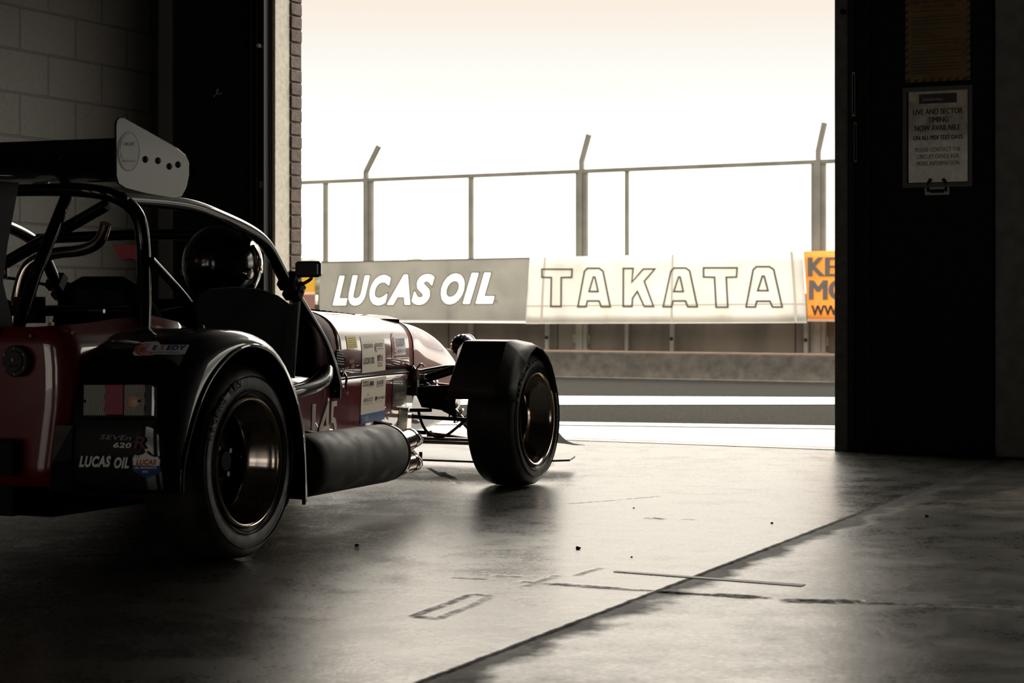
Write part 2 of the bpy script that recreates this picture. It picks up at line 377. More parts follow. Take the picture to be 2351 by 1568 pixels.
# ---- garage shell
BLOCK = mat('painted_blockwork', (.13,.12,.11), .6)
def block_mat(m, bw, bh, c1, c2, mo, rot):
    t = m.node_tree; n = t.nodes.new; l = t.links.new; b = bsdf(m)
    tc = n('ShaderNodeTexCoord'); sp = n('ShaderNodeSeparateXYZ'); l(tc.outputs['Object'], sp.inputs[0])
    v1 = n('ShaderNodeVectorMath'); v1.operation = 'DOT_PRODUCT'; l(tc.outputs['Object'], v1.inputs[0]); v1.inputs[1].default_value = rot
    cb = n('ShaderNodeCombineXYZ'); l(v1.outputs['Value'], cb.inputs[0]); l(sp.outputs[2], cb.inputs[1])
    br = n('ShaderNodeTexBrick'); l(cb.outputs[0], br.inputs['Vector']); br.inputs['Scale'].default_value = 1
    br.inputs['Brick Width'].default_value = bw; br.inputs['Row Height'].default_value = bh; br.inputs['Mortar Size'].default_value = mo; br.inputs['Mortar Smooth'].default_value = .3
    br.inputs['Color1'].default_value = (*c1, 1); br.inputs['Color2'].default_value = (*c2, 1); br.inputs['Mortar'].default_value = (*[x*.45 for x in c1], 1)
    no = n('ShaderNodeTexNoise'); l(tc.outputs['Object'], no.inputs[0]); no.inputs['Scale'].default_value = 40; no.inputs['Detail'].default_value = 6
    mr = n('ShaderNodeMapRange'); l(no.outputs[0], mr.inputs[0]); mr.inputs[3].default_value = .75; mr.inputs[4].default_value = 1.25
    mx = n('ShaderNodeMix'); mx.data_type = 'RGBA'; mx.blend_type = 'MULTIPLY'; mx.inputs['Factor'].default_value = 1; l(br.outputs[0], mx.inputs['A']); l(mr.outputs[0], mx.inputs['B'])
    l(mx.outputs['Result'], b.inputs['Base Color'])
    ad = n('ShaderNodeMath'); ad.operation = 'MULTIPLY_ADD'; l(br.outputs['Fac'], ad.inputs[0]); ad.inputs[1].default_value = -1; l(no.outputs[0], ad.inputs[2])
    bu = n('ShaderNodeBump'); l(ad.outputs[0], bu.inputs['Height']); bu.inputs['Strength'].default_value = .5; bu.inputs['Distance'].default_value = .006; l(bu.outputs[0], b.inputs['Normal'])
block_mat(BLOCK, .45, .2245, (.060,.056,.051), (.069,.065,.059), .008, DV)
PIERB = noisy(mat('pier_render', (.2,.19,.17), .7), 14, (.15,.142,.13), (.21,.20,.185), bump=.4, bscale=40)
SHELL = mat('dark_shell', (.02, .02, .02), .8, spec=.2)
DOORB = noisy(mat('black_door_steel', (.006,.006,.006), .65, spec=.15), 30, (.005,.005,.005), (.009,.009,.009))
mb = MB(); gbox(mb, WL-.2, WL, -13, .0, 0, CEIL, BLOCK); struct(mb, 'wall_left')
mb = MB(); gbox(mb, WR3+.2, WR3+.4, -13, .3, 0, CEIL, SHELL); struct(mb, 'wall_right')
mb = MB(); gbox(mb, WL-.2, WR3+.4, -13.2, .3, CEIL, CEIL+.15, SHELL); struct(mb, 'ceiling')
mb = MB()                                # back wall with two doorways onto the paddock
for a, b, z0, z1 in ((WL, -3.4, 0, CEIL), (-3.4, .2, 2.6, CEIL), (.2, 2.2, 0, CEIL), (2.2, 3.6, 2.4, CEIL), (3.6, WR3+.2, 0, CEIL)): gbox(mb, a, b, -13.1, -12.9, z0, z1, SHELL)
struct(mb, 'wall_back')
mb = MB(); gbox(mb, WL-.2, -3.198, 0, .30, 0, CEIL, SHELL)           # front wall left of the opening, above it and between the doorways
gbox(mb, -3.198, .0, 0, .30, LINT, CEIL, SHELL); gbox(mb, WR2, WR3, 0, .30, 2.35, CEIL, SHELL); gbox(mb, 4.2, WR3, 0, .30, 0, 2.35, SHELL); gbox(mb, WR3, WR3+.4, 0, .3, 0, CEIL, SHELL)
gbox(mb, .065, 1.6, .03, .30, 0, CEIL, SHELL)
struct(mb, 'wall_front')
# plain rendered reveal of the left jamb and its brick outer skin
REV = noisy(mat('pale_render', (.42,.39,.33), .65), 40, (.36,.33,.27), (.47,.43,.36), bump=.15, bscale=200)
mb = MB(); gbox(mb, -3.24, -3.180, .0, .15, 0, LINT, REV); struct(mb, 'trim_5', bevel=.004)
BRK = noisy(mat('brown_brick', (.16,.1,.08), .85), 25, (.05,.033,.028), (.10,.066,.055), bump=.5, bscale=90)
MOR = mat('mortar', (.24,.20,.165), .9)
mb = MB(); gbox(mb, -3.9, -3.188, .158, .258, 0, LINT+.5, MOR)
z = .0
i = 0
while z < LINT+.45:
    j = random.uniform(-.003, .003); gbox(mb, -3.4 if i % 2 else -3.285, -3.170+j, .152, .262+random.uniform(-.003,.003), z+.006, z+.070, BRK); z += .075; i += 1
    gbox(mb, -3.9, -3.41 if i % 2 == 0 else -3.295, .152, .262, z-.069, z-.005, BRK)
struct(mb, 'wall_brick', bevel=.003, bseg=1)
# right jamb: grey steel channel
JAM = noisy(mat('jamb_steel', (.06,.06,.058), .6), 20, (.08,.078,.073), (.13,.126,.118))
mb = MB(); gbox(mb, .0, .062, -.005, .30, 0, LINT, JAM); struct(mb, 'trim_6', bevel=.003)
# concrete pier right of the door
mb = MB(); gbox(mb, .765, WR2, -.03, .02, .0, CEIL, PIERB); struct(mb, 'wall_pier', bevel=.012)
# corner upright on the left
mb = MB(); gbox(mb, -3.935, -3.84, -.05, .0, 0, CEIL, mat('corner_upright', (.10,.10,.095), .6)); struct(mb, 'trim_7', bevel=.004)

# black steel door leaves folded back either side
def door_leaf(w0, w1, d0, name, label, ribs):
    e = empty(name, G((w0+w1)/2, d0, 0)); inv = Matrix.Translation(-e.location)
    tag(e, label, 'door')
    def put(mb, nm, **k):
        mb.v = [inv @ v for v in mb.v]; return mb.build(nm, e, **k)
    mb = MB(); gbox(mb, w0, w1, d0-.035, d0, .01, LINT, DOORB); put(mb, 'door_panel', bevel=.003)
    for a in ribs:
        mb = MB(); gbox(mb, a-.012, a+.012, d0-.047, d0-.035, .03, LINT-.03, DOORB); put(mb, 'door_rib', bevel=.002)
    return e, put
e, put = door_leaf(-3.82, -3.34, 0, 'folding_door', 'black steel garage door leaf folded back on the left, behind the car', (-3.80, -3.58, -3.37))
wk = onD(596, 105, -.06)
mb = MB(); mb.tube([G(wk[0], -.035, wk[1]), G(wk[0], -.075, wk[1])], .011, mat('peg_grey', (.5,.48,.44), .5), 12); o = put(mb, 'door_peg', smooth=True); o['label'] = 'small pale peg'
wk = onD(597, 423, -.05)
mb = MB(); gbox(mb, wk[0]-.02, wk[0]+.02, -.04, -.035, wk[1]-.018, wk[1]+.018, mat('sticker_grey', (.16,.15,.14), .6))
put(mb, 'door_sticker')
wk = onD(495, 215, -.05)
mb = MB(); fnk = lambda x, y, h: G(wk[0]+x, -.0365-h, wk[1]+y)
mb.ribbon(fnk, [(-.035,.0),(-.02,-.016),(0,.004),(.01,.022),(.002,.028),(-.004,.01),(.012,-.004),(.035,.006)], .0028, SILV, closed=False); put(mb, 'scratch_mark')
GUI = mat('guide_steel', (.03,.03,.03), .4, metal=.3)
for a, nm in ((-3.302, 'guide'), (-3.262, 'guide'), (-3.218, 'guide')):
    mb = MB(); gbox(mb, a-.004, a+.004, -.06, 0, 0.0, LINT, GUI); gbox(mb, a-.012, a+.012, -.012, 0, 0, LINT, GUI)
    if a == -3.302: gr = tag(mb.build('door_guide_rail'), 'upright steel guide rail beside the pale door jamb', 'rail', 'door guide rails by the pale jamb')
    else: tag(mb.build('door_guide_rail'), 'upright steel guide rail beside the pale door jamb', 'rail', 'door guide rails by the pale jamb')
e, put = door_leaf(.07, .755, -.0, 'folding_door', 'black steel garage door leaf on the right carrying the timing notice', (.10, .175))
# slotted handle plates on the leaf edge
for y0, y1, a, c in ((165, 268, 1960, (.10,.10,.10)), (280, 373, 1964, (.05,.05,.048))):
    p = onD(a, y0, -.05); q = onD(a, y1, -.05)
    mb = MB(); gbox(mb, p[0]-.009, p[0]+.009, -.052, -.047, q[1], p[1], mat('plate_edge', c, .35, metal=.7)); gbox(mb, p[0]-.005, p[0]+.005, -.0535, -.050, q[1]+.012, p[1]-.012, MATTE)
    put(mb, 'handle_plate', bevel=.003)
p = onD(1935, 27, -.02); mb = MB(); mb.tube([G(p[0], -.004, p[1]), G(p[0], -.03, p[1])], .013, MATTE, 16); put(mb, 'latch_knob', smooth=True)

# framed notice
FRM = mat('notice_frame', (.045,.047,.05), .45, metal=.3)
PAP = noisy(mat('notice_paper', (.38,.34,.27), .45, coat=.5), 14, (.40,.37,.30), (.80,.74,.62), r1=.3, r2=.6, bump=.5, bscale=18)
DD = -.037
c0 = onD(2074, 203, DD); c1 = onD(2234, 428, DD)
e = empty('notice_frame', G((c0[0]+c1[0])/2, DD, c1[1])); tag(e, 'framed live and sector timing notice on the black right-hand door', 'sign')
def rel(e):
    inv = Matrix.Translation(-e.location)
    def put(mb, nm, **k): mb.v = [inv @ v for v in mb.v]; return mb.build(nm, e, **k)
    return put
put = rel(e)
W0, W1, Z0, Z1 = c0[0], c1[0], c1[1], c0[1]; fb = .020
mb = MB()
for a, b_, c, d_ in ((W0, W1, Z1-fb, Z1), (W0, W1, Z0, Z0+fb), (W0, W0+fb, Z0+fb, Z1-fb), (W1-fb, W1, Z0+fb, Z1-fb)): gbox(mb, a, b_, DD-.016, DD-.001, c, d_, FRM)
put(mb, 'frame', bevel=.004)
pw0, pw1, pz0, pz1 = W0+fb+.006, W1-fb-.004, Z0+fb+.004, Z1-fb
mb = MB(); gbox(mb, pw0, pw1, DD-.006, DD-.001, pz0, pz1, PAP)
PW, PH = pw1-pw0, pz1-pz0; fnp = lambda x, y, h: G(pw0+x*PW, DD-.0065-h, pz1-y*PH)
fnt = lambda x, y, h: G(pw0+x*PW, DD-.0072, pz1-(1-y)*PH)
mb.quadmap(fnp, .18, .03, .82, .135, INK, h=.0004)
mb.text('Snetterton', lambda x, y, h: G(pw0+x*PW, DD-.0078, pz1-(1-y)*PH), .24, .895, .34, .035, SILV)
for tx, y, x0, x1, ht, bo in (('LIVE AND SECTOR', .745, .08, .92, .062, .014), ('TIMING', .655, .33, .68, .062, .014), ('NOW AVAILABLE', .565, .11, .88, .062, .014), ('ON ALL MSV TEST DAYS', .465, .08, .92, .05, .014),
                     ('PLEASE CONTACT THE', .335, .12, .88, .046, .010), ('CIRCUIT OFFICE FOR', .26, .14, .86, .046, .010), ('MORE INFORMATION', .185, .14, .86, .046, .010)):
    for k in range(3): mb.text(tx, lambda X, Y, h, k=k: fnt(X, Y, h)-DV*.0001*k, x0+.004*(k-1)*(bo > .012), y, x1-x0, ht, INK)
put(mb, 'notice_paper')
BRS = mat('bracket_grey', (.16,.15,.14), .4, metal=.6)
bp = onD(2152, 438, DD); ex = empty('latch_bracket', G(bp[0], DD, bp[1])); tag(ex, 'small slotted metal latch bracket just under the framed notice', 'bracket'); put = rel(ex)
mb = MB(); a = bp[0]; b_ = bp[1]
gbox(mb, a-.058, a+.058, DD-.006, DD-.001, b_-.02, b_-.010, BRS); gbox(mb, a-.058, a+.058, DD-.006, DD-.001, b_+.008, b_+.02, BRS)
gbox(mb, a-.058, a-.032, DD-.006, DD-.001, b_-.010, b_+.008, BRS); gbox(mb, a+.032, a+.058, DD-.006, DD-.001, b_-.010, b_+.008, BRS)
put(mb, 'slotted_plate', bevel=.001)
for s_ in (-1, 1):
    mb = MB(); mb.tube([G(a+s_*.04, DD-.008, b_-.004), G(a+s_*.042, DD-.010, b_+.03), G(a+s_*.028, DD-.018, b_+.055)], .007, MATTE, 10, smooth=4); put(mb, 'hook', smooth=True)

# yellow notice with chevron border
YP = noisy(mat('yellow_paper', (.22,.13,.03), .6), 10, (.16,.095,.025), (.24,.14,.035))
c0 = onD(2079, -260, DD); c1 = onD(2228, 183, DD); pw0, pw1, pz0, pz1 = c0[0], c1[0], c1[1], c0[1]
e = empty('warning_notice', G((pw0+pw1)/2, DD, pz0)); tag(e, 'yellow garage power notice with striped border above the framed sign', 'sign'); put = rel(e)
PW, PH = pw1-pw0, pz1-pz0
fnp = lambda x, y, h: G(pw0+x*PW, DD-.002-h, pz0+y*PH)
mb = MB(); gbox(mb, pw0, pw1, DD-.002, DD-.0005, pz0, pz1, YP)
k = 26
for i in range(k):
    y0 = i/k
    for x0, x1 in ((0, .05), (.95, 1)):
        mb.polymap(fnp, [(x0, y0), (x1, y0+.012), (x1, y0+.026), (x0, y0+.014)], INK, .0006)
for i in range(8):
    for y0, y1 in ((0, .016), (.984, 1)): mb.polymap(fnp, [(i/8, y0), (i/8+.06, y0), (i/8+.09, y1), (i/8+.03, y1)], INK, .0006)
zz = lambda px, py: (onD(px, py, DD)[1]-pz0)/PH
def ln(tx, y0, y1, x0, x1, bo=.012): mb.text(tx, lambda x, y, h: fnp(x, y, .0008), x0, zz(2150, y1), x1-x0, zz(2150, y0)-zz(2150, y1), INK, bold=bo)
ln('WARNING', -180, -150, .2, .8, .012); ln('MSV PAID GARAGE POWER', 0, 7, .12, .88, .012); ln('GARAGE POWER', 10, 18, .26, .75, .012)
for y, x1 in ((24,.62),(38,.84),(46,.84),(53,.80),(66,.72),(73,.4),(79,.42),(84,.56),(92,.84),(99,.8),(116,.84),(122,.3),(131,.86),(138,.62),(146,.86),(153,.85),(160,.84),(166,.40)):
    mb.ribbon(fnp, [(.10, zz(2150, y)), (x1, zz(2150, y))], .004, INK, .0008, closed=False)
put(mb, 'notice_sheet')

# ---------------------------------------------------------------- far side: pit wall, fence, banners
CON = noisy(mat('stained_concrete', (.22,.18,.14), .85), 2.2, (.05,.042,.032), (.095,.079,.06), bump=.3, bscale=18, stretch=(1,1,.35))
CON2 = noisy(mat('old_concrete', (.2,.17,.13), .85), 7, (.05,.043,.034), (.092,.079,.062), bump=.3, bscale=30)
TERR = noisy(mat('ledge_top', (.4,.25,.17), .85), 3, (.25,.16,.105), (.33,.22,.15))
FW = 18.54
BASEZ = -.66; LEDGE = -.125; TOPZ = 1.38
e = empty('pit_wall', G(-7, FW, BASEZ)); tag(e, 'long stepped concrete pit wall below the banners across the pit lane', 'wall'); put = rel(e)
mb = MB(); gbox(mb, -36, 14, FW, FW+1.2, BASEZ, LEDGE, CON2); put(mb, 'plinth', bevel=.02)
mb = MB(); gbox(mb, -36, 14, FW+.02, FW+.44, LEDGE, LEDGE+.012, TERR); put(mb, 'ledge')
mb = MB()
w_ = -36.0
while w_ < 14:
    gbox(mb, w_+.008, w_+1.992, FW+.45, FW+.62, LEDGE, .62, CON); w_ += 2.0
put(mb, 'wall_panel', bevel=.01)
FEN = noisy(mat('fence_paint', (.16,.155,.125), .6), 3, (.12,.115,.095), (.17,.16,.13))
FD = FW+.38
ef = empty('safety_fence', G(-7, FD, LEDGE)); tag(ef, 'grey steel pit fence frame with cranked tops behind the banners', 'fence'); put = rel(ef)
def fz(px, py): return onD(px, py, FD)
rl = fz(681, 420); rr = fz(1917, 370); sl = (rr[1]-rl[1])/(rr[0]-rl[0])
rail = lambda w_: rl[1]+(w_-rl[0])*sl
mb = MB(); mb.bar(G(-32, FD, rail(-32)), G(6, FD, rail(6)), .06, .06, FEN); put(mb, 'top_rail')
for px, wd in ((845, .17), (1335, .19), (1879, .22)):
    a = fz(px, 500)[0]; k = {845: (838, 393, 870, 335), 1335: (1333, 368, 1352, 309), 1879: (1876, 345, 1893, 282)}[px]
    mb = MB(); gbox(mb, a-wd/2, a-wd/2+.05, FD-.02, FD+.06, LEDGE, rail(a), FEN); gbox(mb, a+wd/2-.07, a+wd/2, FD-.02, FD+.06, LEDGE, rail(a), FEN)
    gbox(mb, a-wd/2+.05, a+wd/2-.07, FD-.04, FD+.03, LEDGE, rail(a), FEN); gbox(mb, a-wd/2-.02, a+wd/2+.05, FD-.05, FD+.06, LEDGE, LEDGE+.03, FEN)
    p = fz(k[0], k[1]); q = fz(k[2], k[3])
    mb.bar(G(p[0]+.02, FD, rail(a)-.1), G(p[0]+.02, FD, p[1]), .07, .07, FEN, up=DV); mb.bar(G(p[0]+.02, FD, p[1]-.01), G(q[0], FD, q[1]), .07, .07, FEN, up=DV)
    put(mb, 'cranked_post')
for px, wd in ((747, .075), (1081, .075), (1439, .055), (1262-700, .07)):
    a = fz(px, 500)[0]; mb = MB(); gbox(mb, a-wd/2, a+wd/2, FD-.02, FD+.04, LEDGE, rail(a), FEN); put(mb, 'fence_post')
for px in (1262, 1548, 1855):             # short stub posts seen under the banners
    a = fz(px, 780)[0]; mb = MB(); gbox(mb, a-.03, a+.03, FD-.12, FD-.07, LEDGE, .8, FEN); gbox(mb, a-.09, a+.09, FD-.16, FD-.04, LEDGE, LEDGE+.02, FEN); mb.ball(G(a, FD-.13, LEDGE+.22), .03, MATTE, 10, 6); put(mb, 'banner_post')
for px in (1318, 1345, 1893):
    a = fz(px, 780); mb = MB(); gbox(mb, a[0]-.045, a[0]+.045, FW+.42, FW+.45, LEDGE+.12, LEDGE+.26, FEN); put(mb, 'wall_bracket', bevel=.01)

BD = FW-.12
def loops_of(body, shear, bold):
    vs, fs = text_mesh(body, shear, bold); cnt = {}
    for f in fs:
        for a, b in zip(f, f[1:]+f[:1]): cnt[(a, b)] = 1
    nx = {a: b for (a, b) in cnt if (b, a) not in cnt}; out = []
    while nx:
        a0, b = nx.popitem(); lp = [a0]
        while b != a0 and b in nx: lp.append(b); b = nx.pop(b)
        out.append([vs[i][:2] for i in lp])
    return out
def area(p): return sum(a[0]*b[1]-b[0]*a[1] for a, b in zip(p, p[1:]+p[:1]))/2
from mathutils.geometry import tessellate_polygon
def tess(mb, fn, loops, m, h=0):
    tri = tessellate_polygon([[Vector((x, y, 0)) for x, y in lp] for lp in loops]); flat = [p for lp in loops for p in lp]
    mb.add([fn(x, y, h) for x, y in flat], [tuple(t) for t in tri], m)
def banner(pl, name, label, matr, deco):
    """pl: measured corners (left top, right top, right bottom, left bottom) as pixels"""
    C4 = [onD(x, y, BD) for x, y in pl]
    def fn(x, y, h):                     # x, y in 0..1 (y down)
        a0 = C4[0][0]+(C4[1][0]-C4[0][0])*x; z0 = C4[0][1]+(C4[1][1]-C4[0][1])*x
        a1 = C4[3][0]+(C4[2][0]-C4[3][0])*x; z1 = C4[3][1]+(C4[2][1]-C4[3][1])*x
        w_ = a0+(a1-a0)*y; z_ = z0+(z1-z0)*y
        return G(w_, BD - h + (0 if deco is deco_lucas else .022*math.sin(w_*2.1+y*2)+.012*math.sin(w_*5.3+y*3)), z_)
    e = empty(name, G(C4[3][0], BD, C4[3][1])); tag(e, label, 'banner'); matr = glow_through(matr, .62); inv = Matrix.Translation(-e.location)
    mb = MB()
    if deco is deco_lucas: mb.flat = True; lucas_sheet(mb, fn, frame_of(pl), matr)
    else: mb.quadmap(fn, 0, 0, 1, 1, matr, 48, 8)
    mb.v = [inv @ v for v in mb.v]; s_ = mb.build('banner_sheet', e, smooth=deco is not deco_lucas, solid=0 if deco is deco_lucas else .003)
    def put(mb, nm): mb.flat = True; mb.v = [inv @ v for v in mb.v]; return mb.build(nm, e)
    deco(fn, put, pl)
def glow_through(m, k):
    t = m.node_tree; b = bsdf(m); out = [n for n in t.nodes if n.type == 'OUTPUT_MATERIAL'][0]
    tr = t.nodes.new('ShaderNodeBsdfTranslucent'); mx = t.nodes.new('ShaderNodeMixShader'); mx.inputs[0].default_value = k
    if b.inputs['Base Color'].is_linked: t.links.new(b.inputs['Base Color'].links[0].from_socket, tr.inputs[0])
    else: tr.inputs[0].default_value = b.inputs['Base Color'].default_value
    t.links.new(b.outputs[0], mx.inputs[1]); t.links.new(tr.outputs[0], mx.inputs[2]); t.links.new(mx.outputs[0], out.inputs[0]); return m
BG1 = noisy(mat('grey_mesh_banner', (.24,.235,.2), .7), 2, (.155,.15,.128), (.20,.19,.163))
BG2 = noisy(mat('white_banner', (.72,.68,.62), .65), 1.5, (.70,.68,.63), (.80,.78,.73), lo=.3, hi=.6)
BG3 = noisy(mat('orange_banner', (.85,.45,.1), .65), 2, (.80,.42,.10), (.9,.5,.14))
HEM = mat('banner_hem', (.8,.77,.7), .6); OUTL = mat('banner_outline', (.07,.066,.05), .6); BW = mat('banner_white', (.97,.95,.9), .6); SEAM = mat('banner_seam', (.5,.46,.38), .7)
ORL = mat('banner_red_edge', (.75,.2,.08), .6); BINK = mat('banner_ink', (.10,.095,.08), .6)
glow_through(BW, .8); glow_through(HEM, .7)
def frame_of(pl):                        # banner unit coordinates of a pixel
    (x0, y0), (x1, y1), (x2, y2), (x3, y3) = pl
    def q(px, py):
        yy = .5
        for _ in range(4):
            xa = x0+(x3-x0)*yy; xb = x1+(x2-x1)*yy; xx = (px-xa)/(xb-xa)
            ya = y0+(y1-y0)*xx; yb = y3+(y2-y3)*xx; yy = (py-ya)/(yb-ya)
        return (xx, yy)
    return q
LUC = []
def lucas_loops():
    if not LUC:
        for ch, x0, x1 in (('L', 765, 803), ('U', 803, 856), ('C', 853, 905), ('A', 893, 950), ('S', 951, 1006), ('O', 1018, 1074), ('I', 1067, 1106), ('L', 1096, 1141)):
            yb = 702-(x0-770)*.012-(0 if ch not in 'OCSU' else -1); yt = 632-(x0-770)*.022
            lp = loops_of(ch, .34, .062); xs = [p[0] for l in lp for p in l]; ys = [p[1] for l in lp for p in l]; ax, bx, ay, by = min(xs), max(xs), min(ys), max(ys)
            lp = [[(x0+(p[0]-ax)/(bx-ax)*(x1-x0), yb-(p[1]-ay)/(by-ay)*(yb-yt)) for p in l] for l in lp]; lp.sort(key=lambda l: -abs(area(l))); LUC.append(lp)
    return LUC
def lucas_sheet(mb, fn, q, m):           # mesh banner with the white letters let into it
    s = lambda x, y, h: fn(*q(x, y), h); pl = BL; rim = []
    for (a, b) in zip(pl, pl[1:]+pl[:1]): rim += [(a[0]+(b[0]-a[0])*k/12, a[1]+(b[1]-a[1])*k/12) for k in range(12)]
    tess(mb, s, [rim]+[lp[0] for lp in lucas_loops()], m)
    for lp in lucas_loops():
        for l in lp[1:]: tess(mb, s, [l], m)
def deco_lucas(fn, put, pl):
    q = frame_of(pl); s = lambda x, y, h: fn(*q(x, y), h)
    mb = MB()
    for lp in lucas_loops():
        tess(mb, s, lp, BW, 0)
        for l in lp: mb.ribbon(s, l, 2.4, OUTL, .012)
    mb.ribbon(lambda x, y, h: fn(*q(x, y), h), [(1143+3*math.cos(t*.8), 692+3*math.sin(t*.8)) for t in range(8)], 1, OUTL, .012)
    put(mb, 'banner_lettering'); mb = MB(); mb.quadmap(fn, 0, .985, 1, 1.035, HEM, 40, 1, .006); put(mb, 'banner_hem')
    mb = MB(); s = lambda x, y, h: fn(*q(x, y), h)
    mb.polymap(s, [(735, 601), (1216, 591), (1216, 594), (735, 604)], OUTL, .01); put(mb, 'banner_edge')
BL = [(735, 601), (1217, 591), (1207, 737), (733, 734)]
banner(BL, 'advertising_banner', 'grey LUCAS OIL banner with white slanted letters on the pit wall', BG1, deco_lucas)
def deco_takata(fn, put, pl):
    q = frame_of(pl); s = lambda x, y, h: fn(*q(x, y), h); k = 750/2351
    Z = lambda pts: [(1180+x*k, 560+y*k) for x, y in pts]
    T = [(215,182),(440,182),(436,240),(360,242),(354,450),(280,450),(288,242),(216,240)]
    def Aa(x, y0=175, y1=452): return [(x,y1),(x+50,y0+22),(x+72,y0),(x+160,y0),(x+188,y0+20),(x+242,y1),(x+176,y1),(x+160,y1-42),(x+72,y1-42),(x+62,y1)]
    def Ai(x, y0=238): return [(x+86,y0+104),(x+118,y0),(x+130,y0),(x+154,y0+104)]
    K = [(818,176),(888,176),(878,275),(960,180),(1044,180),(968,268),(1042,450),(972,450),(918,342),(884,390),(880,450),(816,450)]
    T2 = [(1400,172),(1634,172),(1630,238),(1558,240),(1570,455),(1488,455),(1476,240),(1400,238)]
    mb = MB()
    for p in (T, Aa(480), Ai(478), K, Aa(1114, 173), Ai(1104), T2, Aa(1696, 164, 454), Ai(1690, 232)): mb.ribbon(s, Z(p), 4.0, OUTL, .015)
    put(mb, 'banner_lettering')
    mb = MB(); mb.quadmap(fn, 0, .985, 1, 1.015, HEM, 40, 1, .006); put(mb, 'banner_hem')
    mb = MB()
    for y in (.735,): mb.quadmap(fn, 0, y, 1, y+.018, SEAM, 40, 1, .008)
    for x in (.055, .535, .96): mb.quadmap(fn, x, 0, x+.008, 1, SEAM, 1, 8, .009)
    put(mb, 'banner_seam')
banner([(1219, 591), (1841, 577), (1852, 739), (1208, 741)], 'advertising_banner', 'white TAKATA banner with outlined letters beside the grey banner', BG2, deco_takata)
def deco_yel(fn, put, pl):
    q = frame_of(pl); s = lambda x, y, h: fn(*q(x, y), h); mb = MB()
    for tx, x0, x1, yt, yb, m in (('KENT', 1857, 2010, 591, 634, BINK), ('MODELS', 1860, 2090, 643, 688, BINK), ('WWW.', 1864, 1960, 701, 724, INK)):
        sh = 6.5 if m is BINK else 3.5
        for k in range(5):
            if m is BINK: mb.text(tx, lambda x, y, h, yt=yt, yb=yb, k=k: s(x, yb+1-(y)*(yb-yt+2), .006+.0006*k), x0-1+sh*(k/4-.5), 0, x1-x0+2, 1, ORL)
            mb.text(tx, lambda x, y, h, yt=yt, yb=yb, k=k: s(x, yb-y*(yb-yt), .012+.0006*k), x0+(sh-1.2)*(k/4-.5), 0, x1-x0, 1, m)
    put(mb, 'banner_lettering')
    mb = MB(); mb.quadmap(fn, 0, .965, 1, 1, HEM, 20, 1, .008); put(mb, 'banner_hem')
banner([(1843.5, 577), (2160, 569), (2166, 741), (1854.5, 738)], 'advertising_banner', 'orange banner with dark KE and MO lettering at the right door', BG3, deco_yel)
def deco_left(fn, put, pl):
    q = frame_of(pl); s = lambda x, y, h: fn(*q(x, y), h); mb = MB()
    mb.polymap(s, [(610, 678), (722, 676), (722, 730), (610, 732)], mat('banner_maroon', (.2, .09, .07), .7), .01); mb.polymap(s, [(610, 672), (722, 670), (722, 676), (610, 678)], mat('banner_pink', (.7, .42, .3), .7), .012)
    put(mb, 'banner_band')
banner([(560, 600), (722, 601), (720, 735), (560, 735)], 'advertising_banner', 'yellow banner with maroon band glimpsed under the car mirror', mat('yellow_banner', (.62,.43,.07), .7), deco_left)
# trees on the horizon beyond the fence
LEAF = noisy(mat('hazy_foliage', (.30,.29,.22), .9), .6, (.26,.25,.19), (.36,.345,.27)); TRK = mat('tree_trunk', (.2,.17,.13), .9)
def tree(px, py, D, wd, label):
    r = ray(px, py); x = r.x*D; top = EYE+r.z*D; e = empty('distant_tree', (x, D, -.62)); tag(e, label, 'tree')
    h = top+.62; mb = MB(); mb.tube([(0,0,0),(0.1,0,h*.6)], [.35,.15], TRK, 8); mb.build('trunk', e, smooth=True)
    mb = MB()
    for i in range(12):
        a = random.uniform(0, 6.28); q = random.uniform(0, 1); rr = wd*.5*(1-.75*q)*random.uniform(.55, 1)
        mb.ball((rr*math.cos(a)*.6, rr*math.sin(a)*.6, h*(.45+.47*q)), rr*.55+.35, LEAF, 12, 8, (1, 1, .8))
    mb.build('crown', e)
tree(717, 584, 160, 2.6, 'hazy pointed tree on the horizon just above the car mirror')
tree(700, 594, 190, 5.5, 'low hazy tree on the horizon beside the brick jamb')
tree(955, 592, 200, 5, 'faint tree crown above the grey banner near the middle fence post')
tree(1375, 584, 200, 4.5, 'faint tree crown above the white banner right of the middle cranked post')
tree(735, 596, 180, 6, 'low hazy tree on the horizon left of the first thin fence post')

# ================================================================ racing car
# car frame: a forwards from the rear axle, b to the car's right, z up
TH = R_(22.1); CF = Vector((math.sin(TH), math.cos(TH), 0)); CR = Vector((math.cos(TH), -math.sin(TH), 0)); CO = Vector((-1.45, 5.56, 0))
def V(a, b, z): return Vector((a, -b, z))
def Vt(t): return V(*t)
def S(px, py, b):                        # measured point on the car's lengthwise plane b
    r = ray(px, py); t = (b+CO.dot(CR))/r.dot(CR); p = r*t; return V((p-CO).dot(CF), b, EYE+r.z*t)
def Q(px, py, a):                        # measured point on the car's crosswise plane a
    r = ray(px, py); t = (a+CO.dot(CF))/r.dot(CF); p = r*t; return V(a, (p-CO).dot(CR), EYE+r.z*t)
car = empty('racing_car', CO, R_(90)-TH)
tag(car, 'red and black open race car number 145 with roll cage and rear wing', 'race car')
def part(mb, name, label=None, parent=None, **k):
    o = mb.build(name, parent or car, **k)
    if label: o['label'] = label
    return o
RIGHT, LEFT = Vector((0, -1, 0)), Vector((0, 1, 0))

